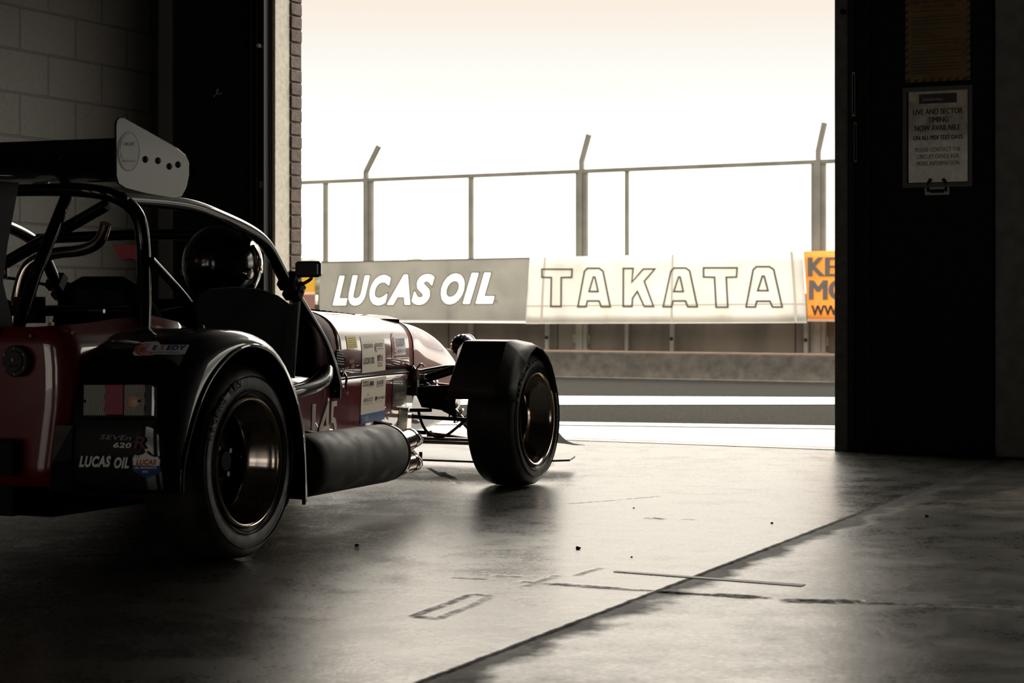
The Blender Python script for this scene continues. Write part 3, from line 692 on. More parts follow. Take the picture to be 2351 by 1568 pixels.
# ---- body
WT = [(-.5,.485),(-.3,.50),(0,.51),(.5,.52),(.95,.515),(1.3,.455),(1.65,.395),(1.97,.335),(2.2,.295),(2.5,.255),(2.7,.225)]
ZC = [(.85,.735),(1.0,.715),(1.3,.695),(1.6,.683),(2.0,.658),(2.2,.650),(2.4,.636),(2.6,.604),(2.72,.558),(2.82,.49),(2.88,.40)]
ZS = [(.9,.465),(1.3,.462),(1.65,.458),(1.97,.452),(2.2,.43),(2.5,.40),(2.8,.34)]
NE = 2.9
def ne(a): return lerp([(1.0,4.6),(2.05,5.0),(2.2,3.6),(2.6,2.5),(2.9,2.2)], a)
def bw(a, z):                            # half width of the body skin
    W = lerp(WT, a); zs = lerp(ZS, a)
    if z <= zs: return W-(.012+.03*max(0, min(1, -a*2.5)))*max(0, (zs-z)/.28)
    zc = lerp(ZC, a); u = min(.999, (z-zs)/(zc-zs)); e = ne(a); return W*(1-u**e)**(1/e)
ZTOP = [(-.5,.655),(-.42,.665),(-.3,.672),(-.144,.684),(0,.686),(.07,.68),(.12,.64),(.22,.60),(.55,.56),(.66,.49),(.88,.47),(.98,.466),(1.97,.452)]
ZBOT = [(-.5,.235),(-.35,.20),(0,.16),(2.0,.155)]
plan = []                                # plan outline of one side of the tub, front to rear, then round the tail
for i in range(26): plan.append((2.03-i*(2.43/25), None))
mb = MB(); rows = []
for a, _ in plan:
    zt, zb = lerp(ZTOP, a), lerp(ZBOT, a)
    rows.append([V(a, bw(a, zb+(zt-zb)*j/8), zb+(zt-zb)*j/8) for j in range(9)])
rc = .075
for i in range(1, 9):                    # rounded rear corner
    t = math.pi/2*i/8; zt, zb = .668-.008*i/8, .235-.0*i
    rows.append([V(-.40-rc*math.sin(t)-.02*(1-j/8)*0, bw(-.40, zb+(zt-zb)*j/8)-rc*(1-math.cos(t)), zb+(zt-zb)*j/8) for j in range(9)])
for i in range(1, 5):
    bb = i/4; zt, zb = .66, .235
    rows.append([V(-.475-.012*bb, (bw(-.40, zb+(zt-zb)*j/8)-rc)*(1-bb), zb+(zt-zb)*j/8) for j in range(9)])
mir = [[Vector((p.x, -p.y, p.z)) for p in r] for r in reversed(rows[:-1])]
mb.grid(rows+mir, RED)
part(mb, 'body_panel', smooth=True, solid=.004, sharp=50)
mb = MB()                                # floor pan, cockpit tub and rear deck
mb.grid([[V(a, s*(bw(a, .17)-.01), .155) for s in (-1, 1)] for a in (-.46, 0, .5, 1, 1.5, 1.97)], MATTE)
mb.grid([[V(a, b, .60+.04*(1-abs(b)/.5)) for b in (-.46, -.2, .2, .46)] for a in (-.46, -.15, .02)], MATTE)
mb.box(V(.02, 0, .4), (.02, .92, .42), MATTE); mb.box(V(.5, 0, .27), (.95, .14, .22), MATTE); mb.box(V(1.02, 0, .33), (.02, .9, .32), MATTE)
part(mb, 'floor_pan', bevel=.01)
# scuttle and dashboard
mb = MB(); n = 24
def ring(a, k=n, zlow=None, inset=0):
    W = lerp(WT, a)-inset; zs = lerp(ZS, a); zc = lerp(ZC, a)-inset; P = []; e = ne(a)
    for i in range(k+1):
        t = math.pi*i/k; c, s_ = math.cos(t), math.sin(t)
        P.append(V(a, W*math.copysign(abs(c)**(2/e), c), zs+(zc-zs)*abs(s_)**(2/e)))
    return P
mb.grid([ring(a) for a in (.86, .9, .95, 1.0, 1.05)], REDIN); part(mb, 'scuttle', smooth=True, solid=.004)
mb = MB(); r0 = ring(.90, inset=.01); mb.add(r0, [tuple(range(len(r0)))], MATTE); mb.tube([V(.90, .12, .62), V(.88, .12, .62)], .045, MATTE, 24); mb.tube([V(.90, -.05, .62), V(.88, -.05, .62)], .045, MATTE, 24)
part(mb, 'dashboard')
# bonnet
mb = MB(); mb.grid([ring(1.052+(2.025-1.052)*i/16, 72) for i in range(17)], RED)
bon = part(mb, 'bonnet', smooth=True, solid=.003)
mb = MB(); mb.tube([V(1.967, 0, 0)]+[], .01, MATTE) if False else None
seam = []
for sgn in (1, -1):
    seam = [V(a, sgn*(lerp(WT, a)+.001), lerp(ZS, a)-.003) for a in [1.05+.0975*i for i in range(11)]]
    mb = MB(); mb.tube(seam, .0022, MATTE, 6); part(mb, 'panel_gap', parent=bon)
r1 = ring(2.030, 40, inset=-.0008); mb = MB(); mb.tube(r1, .0018, MATTE, 6); part(mb, 'panel_gap', parent=bon)
# louvres along the bonnet top
for row_b in (.10, -.10):
    mb = MB()
    for i in range(17):
        a = 1.12+i*.048; z = lerp(ZC, a)*1.0-.002
        mb.grid([[V(a, row_b-.05, z-.004), V(a, row_b+.05, z-.004)], [V(a-.008, row_b-.045, z+.012), V(a-.008, row_b+.045, z+.012)], [V(a-.034, row_b-.05, z-.003), V(a-.034, row_b+.05, z-.003)]], BLK)
    part(mb, 'louvre_row', 'black raised cooling louvres', parent=bon)
# black deflector strip across the bonnet front edge
mb = MB()
def topz(a, b): zs, zc, e, W = lerp(ZS, a), lerp(ZC, a), ne(a), lerp(WT, a); return zs+(zc-zs)*(1-min(.999, abs(b)/W)**e)**(1/e)
bs = [-.27+.054*k for k in range(11)]
mb.grid([[V(a, b, topz(a, b)+h) for b in bs] for a, h in ((1.80, -.004), (1.88, .004), (1.97, .011), (2.015, .015), (2.02, -.004))], BLK)
part(mb, 'bonnet_deflector', 'black deflector on the bonnet front', parent=bon, smooth=True)
# nose cone
def nring(a, k=64):
    W = lerp(WT, min(a, 2.7)); zs = lerp(ZS, a); zc = lerp(ZC, a); zb = lerp([(1.97,.17),(2.4,.17),(2.6,.18),(2.75,.21),(2.88,.27)], a)
    if a > 2.7: W *= 1-.35*((a-2.7)/.18)**2
    P = []
    for i in range(k):
        t = 2*math.pi*i/k; c, s_ = math.cos(t), math.sin(t); e = ne(a) if s_ > 0 else 3.2
        P.append(V(a, W*math.copysign(abs(c)**(2/e), c), zs+((zc-zs) if s_ > 0 else (zs-zb))*math.copysign(abs(s_)**(2/e), s_)))
    return P
mb = MB(); mb.grid([nring(a) for a in (2.034, 2.09, 2.14, 2.2, 2.3, 2.4, 2.5, 2.6, 2.7, 2.76, 2.81, 2.85, 2.88)], RED, True)
nose = part(mb, 'nose_cone', smooth=True, solid=.004, sub=1)
mb = MB(); rr = [p*1 for p in nring(2.87)]; cz = .31; mb.add([V(2.865, -p.y*.95, cz+(p.z-cz)*.95) for p in rr], [tuple(range(len(rr)))], MATTE)
for i in range(9): mb.box(V(2.87, -.12+i*.03, .31), (.006, .003, .16), STEEL)
part(mb, 'grille', parent=nose)
# bonnet catches (leather strap/spring clips)
def clip(a, z, sc=1):
    b = bw(a, z)+.006; mb = MB()
    mb.box(V(a, b, z+.015*sc), (.02*sc, .012, .014*sc), CHR); mb.tube([V(a, b+.004, z+.02*sc), V(a+.004, b+.012, z), V(a, b+.010, z-.03*sc), V(a+.006, b+.016, z-.055*sc)], .004*sc, CHR, 8, smooth=4); mb.tube([V(a-.012, b, z-.03*sc), V(a+.012, b, z-.03*sc)], .005*sc, STEEL, 8)
    part(mb, 'bonnet_catch', 'chrome bonnet catch', smooth=True)
clip(1.10, .462); clip(1.99, .452, 1)
# carbon side vent
p0 = [S(756, 843, .49), S(758, 812, .49), S(765, 804, .49), S(783, 820, .48), S(786, 837, .48), S(779, 846, .48)]
mb = MB(); mb.prism([Vector((p.x, -(bw(p.x, p.z)+.012), p.z)) for p in p0], (0, .015, 0), CARB)
for i in range(6):
    t = i/6; a = Vector((p0[0].x+.005, 0, p0[0].z+.012+t*.055)); b_ = Vector((p0[3].x-.02-.02*t, 0, a.z-.006))
    mb.bar(V(a.x, bw(a.x, a.z)+.0125, a.z), V(b_.x, bw(b_.x, b_.z)+.0125, b_.z), .003, .003, GINK2)
part(mb, 'side_vent', 'triangular carbon side vent', bevel=.002)

# ---- sponsor stickers on the body side (skin mapped)
def side(a0, a1, z0, z1, off=.0015):
    def fn(x, y, h):
        a = a0+(a1-a0)*x; z = z0+(z1-z0)*y; return V(a, bw(a, z)+off+h, z)
    return fn
def sticker(name, label, a0, a1, z0, z1, draw, bgm=None, parent=None, ny=8):
    fn = side(a0, a1, z0, z1); mb = MB(); mb.flat = True
    if bgm: mb.quadmap(fn, 0, 0, 1, 1, bgm, 8, ny)
    draw(mb, fn); return part(mb, name, label, parent=parent)
def T(mb, fn, tx, x, y, w_, h_, m, shear=0, bold=.012, d=.0008): mb.text(tx, lambda X, Y, h: fn(X, Y, d), x, y, w_, h_, m, shear=shear, bold=bold)
def swirl(mb, fn, cx, cy, rx, ry, m, d=.0009, wd=.03):
    for k in (1, .62, .3): mb.ribbon(lambda X, Y, h: fn(X, Y, d), [(cx+rx*k*math.cos(t/10*math.pi), cy+ry*k*math.sin(t/10*math.pi)) for t in range(4, 18)], wd, m, closed=False)
def cellclip(mb, fn, x, y, s, m):        # little leaping figure mark
    mb.polymap(lambda X, Y, h: fn(X, Y, .0009), [(x, y), (x+.02*s, y+.05*s), (x+.008*s, y+.10*s), (x+.03*s, y+.05*s), (x+.045*s, y+.01*s), (x+.03*s, y+.02*s)], m)
A0, A1, ZA, ZM, ZT = 1.300, 1.535, .296, .466, .600
AP = 1.335; AQ = 1.625
def upper(mb, fn):
    T(mb, fn, 'TEGIWA', .06, .66, .42, .13, GINK, .1, .03); T(mb, fn, 'EXEDY', .62, .68, .30, .10, INK, 0, .02); T(mb, fn, 'RACING CLUTCH', .66, .60, .24, .045, INK)
    swirl(mb, fn, .60, .66, .05, .12, INK, wd=.016)
    T(mb, fn, 'LUCAS OIL', .05, .23, .46, .18, INK, .25, .035)
    mb.polymap(lambda X, Y, h: fn(X, Y, .0009), [(.64,.44),(.78,.46),(.77,.40),(.70,.39),(.71,.28),(.66,.27)], INK); mb.polymap(lambda X, Y, h: fn(X, Y, .0009), [(.73,.40),(.77,.40),(.75,.28),(.72,.28)], INK)
    mb.quadmap(fn, .80, .27, .88, .43, PINKR, h=.0008); T(mb, fn, 'MOTUS', .66, .19, .2, .05, INK, 0, .014); T(mb, fn, 'RACING', .66, .12, .2, .05, INK, 0, .04)
def lower(mb, fn):
    mb.quadmap(fn, 0, 0, 1, .21, BLUE, 8, 2, .0006)
    T(mb, fn, 'KENT', .05, .90, .22, .05, INK, 0, .04); T(mb, fn, 'MODELS', .05, .83, .26, .055, INK, 0, .014)
    for i in range(5): mb.polymap(lambda X, Y, h: fn(X, Y, .0009), [(.33+.03*i, .82+.02*(i % 2)), (.36+.03*i, .83), (.35+.03*i, .95-.02*(i % 3)), (.33+.03*i, .93)], INK)
    T(mb, fn, 'WWW.KENTMODELS', .26, .785, .22, .012, INK)
    T(mb, fn, 'ADR', .68, .82, .22, .10, GINK, .1, .03)
    for i in range(6): mb.quadmap(fn, .60, .82+.017*i, .68, .829+.017*i, GINK, h=.0008)
    T(mb, fn, 'MOTORSPORT', .60, .775, .3, .028, INK, 0, .012)
    cellclip(mb, fn, .24, .60, 1.0, INK); T(mb, fn, 'ABRUZZI', .08, .48, .37, .085, INK, 0, 0); T(mb, fn, 'NEW YORK MILANO TOKYO', .08, .43, .37, .014, INK)
    mb.polymap(lambda X, Y, h: fn(X, Y, .0009), [(.60+.04*math.cos(t*.7), .52+.055*math.sin(t*.7)) for t in range(9)], INK)
    T(mb, fn, 'Keerfreight', .64, .475, .33, .085, INK, 0, .01); T(mb, fn, 'EASY FREIGHT', .64, .43, .22, .012, INK)
    for i in range(4): mb.quadmap(fn, .18, .06+.03*i, .30, .075+.03*i, SILV, h=.0012)
    mb.ribbon(lambda X, Y, h: fn(X, Y, .0012), [(.11+.035*math.cos(t*.63), .10+.06*math.sin(t*.63)) for t in range(10)], .012, SILV)
sticker('sponsor_panel', 'cream sponsor panel on the bonnet side', AP, AQ, .470, .600, upper, CREAM, bon)
sticker('sponsor_panel', 'cream sponsor panel with blue foot on the body side', AP, AQ+.01, .288, .448, lower, CREAM)
def ex(mb, fn):
    mb.quadmap(fn, .2, .22, 1, 1, WHITE, 6, 8); mb.quadmap(fn, .06, .1, .2, .95, WHITE, 2, 8)
    swirl(mb, fn, .26, .62, .16, .5, DRED, wd=.06)
    T(mb, fn, 'E', .36, .58, .14, .32, NAVY, 0, .05); T(mb, fn, 'X', .50, .58, .14, .32, PINKR, 0, .05); T(mb, fn, 'EDY', .63, .58, .36, .32, NAVY, 0, .05); T(mb, fn, 'RACING CLUTCH', .42, .32, .56, .13, NAVY)
sticker('sponsor_sticker', 'white clutch maker sticker', 1.705, 1.915, .498, .592, ex, parent=bon)
def abz(mb, fn):
    cellclip(mb, fn, .45, .68, 2.2, GOLD); T(mb, fn, 'ABRUZZI', .14, .25, .72, .22, GOLD, 0, 0); T(mb, fn, 'SAVILE ROW LONDON', .2, .12, .6, .05, GOLD)
sticker('sponsor_sticker', 'grey metallic plaque sticker', 1.735, 1.945, .325, .435, abz, PLQ)
def adr(mb, fn):
    mb.polymap(lambda X, Y, h: fn(X, Y, .0002), [(0,0),(.9,0.02),(1,1),(.15,1)], YEL)
    for i in range(9): mb.quadmap(fn, .06+.012*i, .30+.07*i, .30+.01*i, .325+.07*i, INK, h=.0008)
    T(mb, fn, 'ADR', .32, .36, .62, .56, TEAL, .12, .04)
sticker('sponsor_sticker', 'yellow and teal letter sticker', 1.82, 1.975, .228, .312, adr)
def n145(mb, fn): [T(mb, fn, '145', .012*k, 0, .95, 1, NUM, 0, 0, .0006+.0002*k) for k in range(4)]
sticker('race_number', 'tall pale race number', .845, 1.065, .245, .390, n145)
sticker('model_badge', 'small silver badge', 1.185, 1.262, .492, .524, lambda mb, fn: (T(mb, fn, 'SEVEN', 0, .55, .7, .4, SILV, .2, 0), T(mb, fn, '620', .3, .0, .45, .42, SILV, .2, .02)), parent=bon)
sticker('sponsor_sticker', 'faded yellow sticker on the bonnet side', 1.17, 1.285, .560, .605, lambda mb, fn: [mb.quadmap(fn, .1, .15+.16*i, .9, .21+.16*i, GINK if i == 4 else BW, h=.0008) for i in range(5)], YEL, bon)

# ---- wheels
def wheel(a, b, rad, wd, outer, lbl):
    """outer: +1 right side, -1 left side"""
    sgn = outer; e = bpy.data.objects.new('wheel', None); COL.objects.link(e); e.parent = car; e.location = V(a, b, rad); e.empty_display_size = .1; e['label'] = lbl
    ax = Vector((0, -sgn, 0)); R0 = .178
    h = wd/2
    mb = MB()                            # tyre: closed profile, outer face towards +axis
    prof = [(R0-.004, h-.028), (R0+.006, h-.018), (R0+.02, h-.006), (R0+.045, h), (rad-.035, h-.004), (rad-.018, h-.012), (rad-.006, h-.026), (rad-.001, h-.05), (rad, 0), (rad-.001, -h+.05), (rad-.006, -h+.026), (rad-.018, -h+.012), (rad-.035, -h+.004), (R0+.045, -h), (R0+.02, -h+.006), (R0-.004, -h+.028)]
    mb.lathe(prof, (0,0,0), ax, RUB, 96, closed=True)
    mb.v = [Vector((v.x, v.y, max(v.z, -rad))) for v in mb.v]
    for rr, m in ((R0+.016, RUB), (R0+.024, RUB), (rad-.034, RUB)):   # moulded rings
        mb.lathe([(rr-.002, h-.002), (rr, h+.0025), (rr+.002, h-.002)], (0,0,0), ax, m, 96)
    part(mb, 'tyre', parent=e, smooth=True, sharp=60)
    mb = MB()                            # moulded sidewall lettering
    def arc(tx, ang, size, r):
        for i, ch in enumerate(tx):
            if ch == ' ': continue
            th = R_(ang)-i*size/r*.9
            def f(X, Y, hh, th=th):
                rr = r+(Y-.5)*size; t2 = th-(X-.5)*size*.7/r
                return ax*(h+.0012)+Vector((-sgn*rr*math.cos(t2)*-1, 0, rr*math.sin(t2)))
            mb.text(ch, f, 0, 0, 1, 1, TYL, bold=.03)
    arc('RACING A13', 158, .026, (R0+rad)/2+.006); part(mb, 'tyre_lettering', 'faint grey tyre lettering', parent=e)
    mb = MB()                            # rim lip, barrel, well
    mb.lathe([(R0+.004, h-.012), (R0+.004, h-.004), (R0+.001, h-.001), (R0-.004, h-.003), (R0-.007, h-.012)], (0,0,0), ax, LIP, 96)
    part(mb, 'rim_lip', 'polished bronze rim lip', parent=e, smooth=True, sharp=60)
    mb = MB()
    mb.lathe([(R0-.007, h-.012), (R0-.012, h-.030), (R0-.022, h-.042), (R0-.026, h-.07), (R0-.040, h-.085), (R0-.042, h-.16), (R0-.02, -h+.03), (R0+.002, -h+.012)], (0,0,0), ax, DCHR, 96)
    part(mb, 'rim_barrel', parent=e, smooth=True, sharp=60)
    mb = MB(); dd = h-.115              # spoke centre, deep inside
    mb.lathe([(.001, dd+.035), (.028, dd+.035), (.030, dd+.01), (.062, dd+.008), (.064, dd-.02)], (0,0,0), ax, BLK, 48)
    for k in range(8):
        t = k*math.pi/4+.2; u = Vector((math.cos(t), 0, math.sin(t))); s_ = Vector((-math.sin(t), 0, math.cos(t)))
        r0, r1 = .05, R0-.040
        P = [u*r0+s_*.018+ax*(dd+.004), u*r0-s_*.018+ax*(dd+.004), u*r1-s_*.026+ax*(dd-.006), u*r1+s_*.026+ax*(dd-.006)]
        mb.prism(P, -ax*.02, BLK)
    mb.lathe([(R0-.055, dd-.004), (R0-.038, dd-.002), (R0-.038, dd-.026), (R0-.055, dd-.026)], (0,0,0), ax, BLK, 64)
    mb.mats = [CENT]; part(mb, 'wheel_centre', 'black wheel centre', parent=e, bevel=.002)
    for k in range(4):
        t = k*math.pi/2+.6; mb = MB(); c = Vector((math.cos(t), 0, math.sin(t)))*.047; mb.lathe([(.001, dd+.026), (.008, dd+.026), (.010, dd+.008)], c, ax, DISC, 6); part(mb, 'wheel_nut', parent=e)
    mb = MB(); mb.lathe([(.05, dd-.045), (.125, dd-.045), (.125, dd-.055), (.05, dd-.055)], (0,0,0), ax, DISC, 64, closed=True); part(mb, 'brake_disc', parent=e)
    return e
CENT = mat('wheel_centre_black', (.004,.004,.004), .6, spec=.08)
TYL = mat('tyre_print', (.05, .046, .04), .7)
wheel(0, .668, .275, .21, 1, 'rear right wheel'); wheel(0, -.668, .275, .21, -1, 'rear left wheel')
wheel(2.225, .668, .264, .21, 1, 'front right wheel'); wheel(2.225, -.668, .264, .21, -1, 'front left wheel')

# ---- rear clamshell wings
CROWN = [(-.455,.225),(-.462,.31),(-.455,.40),(-.432,.49),(-.385,.565),(-.31,.62),(-.21,.648),(-.08,.655),(.03,.645),(.12,.617),(.20,.565),(.27,.49),(.315,.41),(.34,.32),(.35,.22),(.352,.13)]
LIPP = [(-.405,.225),(-.402,.287),(-.375,.36),(-.335,.435),(-.285,.50),(-.225,.548),(-.15,.585),(-.07,.603),(.01,.598),(.08,.572),(.145,.52),(.20,.445),(.232,.375),(.25,.30),(.258,.22),(.26,.13)]
def rear_wing(sg):
    rows = []
    for (ca, cz), (la, lz) in zip(CROWN, LIPP):
        row = []
        r2 = bw(-.2, .4)
        for b in (.485, .55, .62, .68, .72): row.append(V(ca, sg*b, cz))
        for t in (18, 36, 54, 72, 90):
            k = 1-math.cos(R_(t)); row.append(V(ca+(la-ca)*k, sg*(.72+.08*math.sin(R_(t))), cz+(lz-cz)*k))
        rows.append(row)
    mb = MB(); mb.grid(rows, BLK); o = part(mb, 'rear_wheel_arch', 'gloss black rear wheel arch', smooth=True, solid=.004, sub=1, sharp=80)
    mb = MB(); mb.tube([V(a, sg*.80, z) for a, z in LIPP], .006, BLK, 10, smooth=4); part(mb, 'arch_lip', 'rolled black edge', parent=o, smooth=True)
    # closed inner side of the arch
    mb = MB(); pts = [V(a, sg*.487, z) for a, z in CROWN]; mb.add(pts, [tuple(range(len(pts)))], MATTE); part(mb, 'arch_inner', parent=o)
    return o
RW = rear_wing(1); rear_wing(-1)
def rw(b_, z):                           # point on the rear face of the right arch
    a = None
    for (a0, z0), (a1, z1) in zip(CROWN, CROWN[1:]):
        if z0 <= z <= z1: a = a0+(a1-a0)*(z-z0)/(z1-z0); break
    if a is None: a = -.455
    return a
def rface(x0, y0, x1, y1):               # measured pixel box on the rear face of the right arch; x right, y up in 0..1
    def fn(x, y, h):
        px = x0+(x1-x0)*x; py = y1+(y0-y1)*y; a = -.46
        for _ in range(6): p = Q(px, py, a); a = rw(-p.y, min(p.z, .642))
        zc_ = min(p.z, .642); t_ = Vector((rw(0, min(.648, zc_+.02))-rw(0, zc_-.02), 0, min(.648, zc_+.02)-zc_+.02)).normalized()
        return p+Vector((-t_.z, 0, t_.x))*(.005+h)
    return fn
def rpart(name, label, box_, draw): 
    fn = rface(*box_); mb = MB(); mb.flat = True; draw(mb, fn); return part(mb, name, label, parent=RW)
# note the face falls away to the right in the photo: stickers slant accordingly
def sk(fn, k): return lambda x, y, h: fn(x, y-k*x, h)
def d_ex(mb, f):
    fn = f
    mb.polymap(lambda x, y, h: fn(x, y, 0), [(.32,.10),(.92,.10),(1.0,.80),(.5,.80),(.44,1.05),(.2,1.0),(.06,.6),(0,.2),(.03,.0),(.2,.0)], WHITE)
    swirl(mb, fn, .26, .42, .2, .42, PINKR, wd=.07)
    T(mb, fn, 'E', .34, .40, .11, .34, NAVY, .3, .05); T(mb, fn, 'X', .46, .40, .12, .34, PINKR, .3, .05); T(mb, fn, 'EDY', .59, .40, .37, .34, NAVY, .3, .05); T(mb, fn, 'RACING CLUTCH', .32, .16, .5, .14, NAVY, .2)
rpart('sponsor_sticker', 'white clutch maker sticker on the arch', (306, 789, 436, 820), d_ex)
def d_seven(mb, f):
    fn = sk(f, .1); T(mb, fn, 'SEVEn', 0, .62, .66, .30, mat('badge_grey', (.30,.36,.42), .4), .3, .0); T(mb, fn, '620', .28, .1, .38, .34, WHITE, .2, .03); T(mb, fn, 'R', .70, .08, .26, .80, mat('badge_red', (.12,.012,.02), .4), .2, .03)
rpart('model_badge', 'silver lettering on the arch', (232, 995, 342, 1030), d_seven)
def d_luc(mb, f):
    fn = f
    for tx, x0, x1 in (('LUCAS', 0, .64), ('OIL', .70, 1.0)):
        T(mb, fn, tx, x0-.012, .08-.12*x0, x1-x0+.024, .80, INK, .3, .07, d=0); T(mb, fn, tx, x0, .12-.12*x0, x1-x0, .72, WHITE, .3, .045, d=.0006)
rpart('sponsor_sticker', 'slanted white lettering on the arch', (184, 1041, 299, 1076), d_luc)
def d_sh(mb, f):
    fn = f; P = [(.03,.72),(.10,.86),(.22,.84),(.38,.88),(.5,1.0),(.62,.86),(.78,.78),(.92,.78),(1.0,.64),(.96,.42),(1.0,.2),(.82,.08),(.5,-.05),(.2,.14),(.02,.26),(.05,.45)]
    c = (.5,.45); mb.polymap(lambda x, y, h: fn(x, y, 0), [(c[0]+(x-c[0])*1.07, c[1]+(y-c[1])*1.07) for x, y in P], NAVY)
    mb.polymap(lambda x, y, h: fn(x, y, .0005), [(.03,.72),(.10,.86),(.22,.84),(.38,.88),(.5,1.0),(.62,.86),(.78,.78),(.92,.78),(1.0,.64),(.97,.42),(.04,.45)], WHITE)
    mb.polymap(lambda x, y, h: fn(x, y, .0007), [(.12,.46),(.90,.44),(.92,.52),(.94,.62),(.16,.80),(.13,.62)], PINKR if False else CREAM)
    T(mb, fn, 'LUCAS', .14, .46, .74, .22, DRED, .3, .045, d=.0012)
    T(mb, fn, 'OIL PRODUCTS', .08, .30, .80, .09, WHITE, 0, .03, d=.0009); T(mb, fn, 'INC', .38, .14, .2, .09, WHITE, 0, .03, d=.0009)
    for i in range(4): mb.quadmap(fn, .14, .74+.025*i, .28, .752+.025*i, PINKR, h=.0012)
rpart('sponsor_sticker', 'red white and blue shield sticker', (306, 1037, 370, 1092), d_sh)
# tail lamp on the arch
fn = rface(207, 893, 362, 961)
def lampbox(name, label, x0, x1, y0, y1, m, dep, parent):
    mb = MB(); mb.grid([[fn(x0, y0, 0), fn(x0, y0, dep), fn(x0, y1, dep), fn(x0, y1, 0)], [fn(x1, y0, 0), fn(x1, y0, dep), fn(x1, y1, dep), fn(x1, y1, 0)]], m, True)
    mb.add([fn(x0, y0, 0), fn(x0, y0, dep), fn(x0, y1, dep), fn(x0, y1, 0)], [(0,1,2,3)], m); mb.add([fn(x1, y0, 0), fn(x1, y0, dep), fn(x1, y1, dep), fn(x1, y1, 0)], [(0,1,2,3)], m)
    return part(mb, name, label, parent=parent, bevel=.002)
RIB = mat('ribbed_lens', (.5,.47,.43), .15, coat=1)
t = RIB.node_tree; tcx = t.nodes.new('ShaderNodeTexCoord'); wv = t.nodes.new('ShaderNodeTexWave'); wv.bands_direction = 'Y'; wv.inputs['Scale'].default_value = 52; t.links.new(tcx.outputs['Object'], wv.inputs[0])
ra = t.nodes.new('ShaderNodeValToRGB'); t.links.new(wv.outputs[0], ra.inputs[0]); ra.color_ramp.elements[0].color = (.30,.28,.25,1); ra.color_ramp.elements[1].color = (.95,.92,.86,1); t.links.new(ra.outputs[0], bsdf(RIB).inputs[0])
bu = t.nodes.new('ShaderNodeBump'); t.links.new(wv.outputs[0], bu.inputs['Height']); bu.inputs['Distance'].default_value = .003; t.links.new(bu.outputs[0], bsdf(RIB).inputs['Normal'])
tl = lampbox('tail_light', 'rectangular tail light with pink centre', -.01, 1.01, -.03, 1.03, MATTE, .012, car)
lampbox('clear_lens', 'ribbed clear lens', .0, .315, .03, .98, RIB, .028, tl); lampbox('reflector', 'pink centre reflector', .325, .59, .05, .97, PLENS, .031, tl)
lampbox('clear_lens', 'ribbed clear lens', .60, .90, .03, .98, RIB, .028, tl); lampbox('lens_end', 'dark lens end', .905, 1.0, .03, .98, mat('smoked_lens', (.10,.10,.10), .2, coat=1), .026, tl)
for x in (.03, .83): mb = MB(); mb.ball(fn(x, .5, .03), .004, MATTE, 8, 6); part(mb, 'lens_screw', parent=tl)
mb = MB(); mb.ball(fn(.74, .45, .022), .022, AMB, 14, 8, (.4, 1, 1)); part(mb, 'bulb', 'amber bulb', parent=tl)

# rear panel fittings: fuel filler, fog light, small studs
p = Q(40, 829, -.488); mb = MB(); R1 = .0425
mb.lathe([(.001, .016), (.026, .016), (.028, .012), (R1-.004, .012), (R1, .008), (R1, 0)], p, (-1,0,0), SATIN, 48); fc = part(mb, 'fuel_filler_cap', 'round black filler cap', smooth=True)
for k in range(6):
    t = k*math.pi/3+.5; mb = MB(); mb.lathe([(.0005, .003), (.0035, .003), (.004, 0)], p+Vector((-.012, .035*math.cos(t), .035*math.sin(t))), (-1,0,0), STEEL, 6); part(mb, 'cap_bolt', 'steel bolt', parent=fc)
mb = MB(); mb.tube([p+Vector((-.018, .012, -.012)), p+Vector((-.024, .0, -.014)), p+Vector((-.018, -.012, -.010))], .003, STEEL, 8, smooth=3); mb.tube([p+Vector((-.016, 0, .004)), p+Vector((-.022, 0, .004))], .005, STEEL, 10); part(mb, 'cap_latch', 'steel latch', parent=fc)
p = Q(0, 1048, -.49); mb = MB(); mb.box(p+Vector((-.015, -.0, 0)), (.035, .13, .095), MATTE); o = part(mb, 'fog_light', 'black boxed rear light', bevel=.008)
FOG = mat('fog_lens', (.4,.37,.34), .3, coat=1)
t = FOG.node_tree; tcx = t.nodes.new('ShaderNodeTexCoord'); ck = t.nodes.new('ShaderNodeTexChecker'); ck.inputs['Scale'].default_value = 170; t.links.new(tcx.outputs['Object'], ck.inputs[0]); ck.inputs[1].default_value = (.5,.47,.43,1); ck.inputs[2].default_value = (.12,.11,.1,1); t.links.new(ck.outputs[0], bsdf(FOG).inputs[0])
mb = MB(); mb.box(p+Vector((-.036, .018, 0)), (.008, .07, .062), FOG); part(mb, 'fog_lens', 'dimpled clear lens', parent=o, bevel=.002)
for px, py in ((74, 771), (170, 764)):
    p = Q(px, py, -.485 if px < 100 else -.46); mb = MB(); mb.lathe([(.001, .006), (.004, .006), (.0055, 0)], p+Vector((-.003, 0, 0)), (-1,0,0), STEEL, 12); part(mb, 'panel_stud', 'steel stud')
# carbon guard strip between body and arch
mb = MB(); mb.grid([[V(-.455, .415, .215), V(-.468, .44, .30), V(-.474, .455, .40)], [V(-.46, .50, .222), V(-.466, .50, .31), V(-.46, .50, .40)]], CARB); part(mb, 'stone_guard', 'carbon weave stone guard')
# rear underside
mb = MB(); mb.box(V(-.30, 0, .20), (.3, .6, .1), MATTE); mb.tube([V(-.05, -.56, .275), V(-.05, .56, .275)], .035, MATTE, 16); mb.lathe([(.001, -.12), (.09, -.09), (.11, 0), (.09, .09), (.001, .12)], V(-.02, 0, .27), (0,1,0), MATTE, 20)
part(mb, 'rear_axle', 'black rear axle', smooth=True)

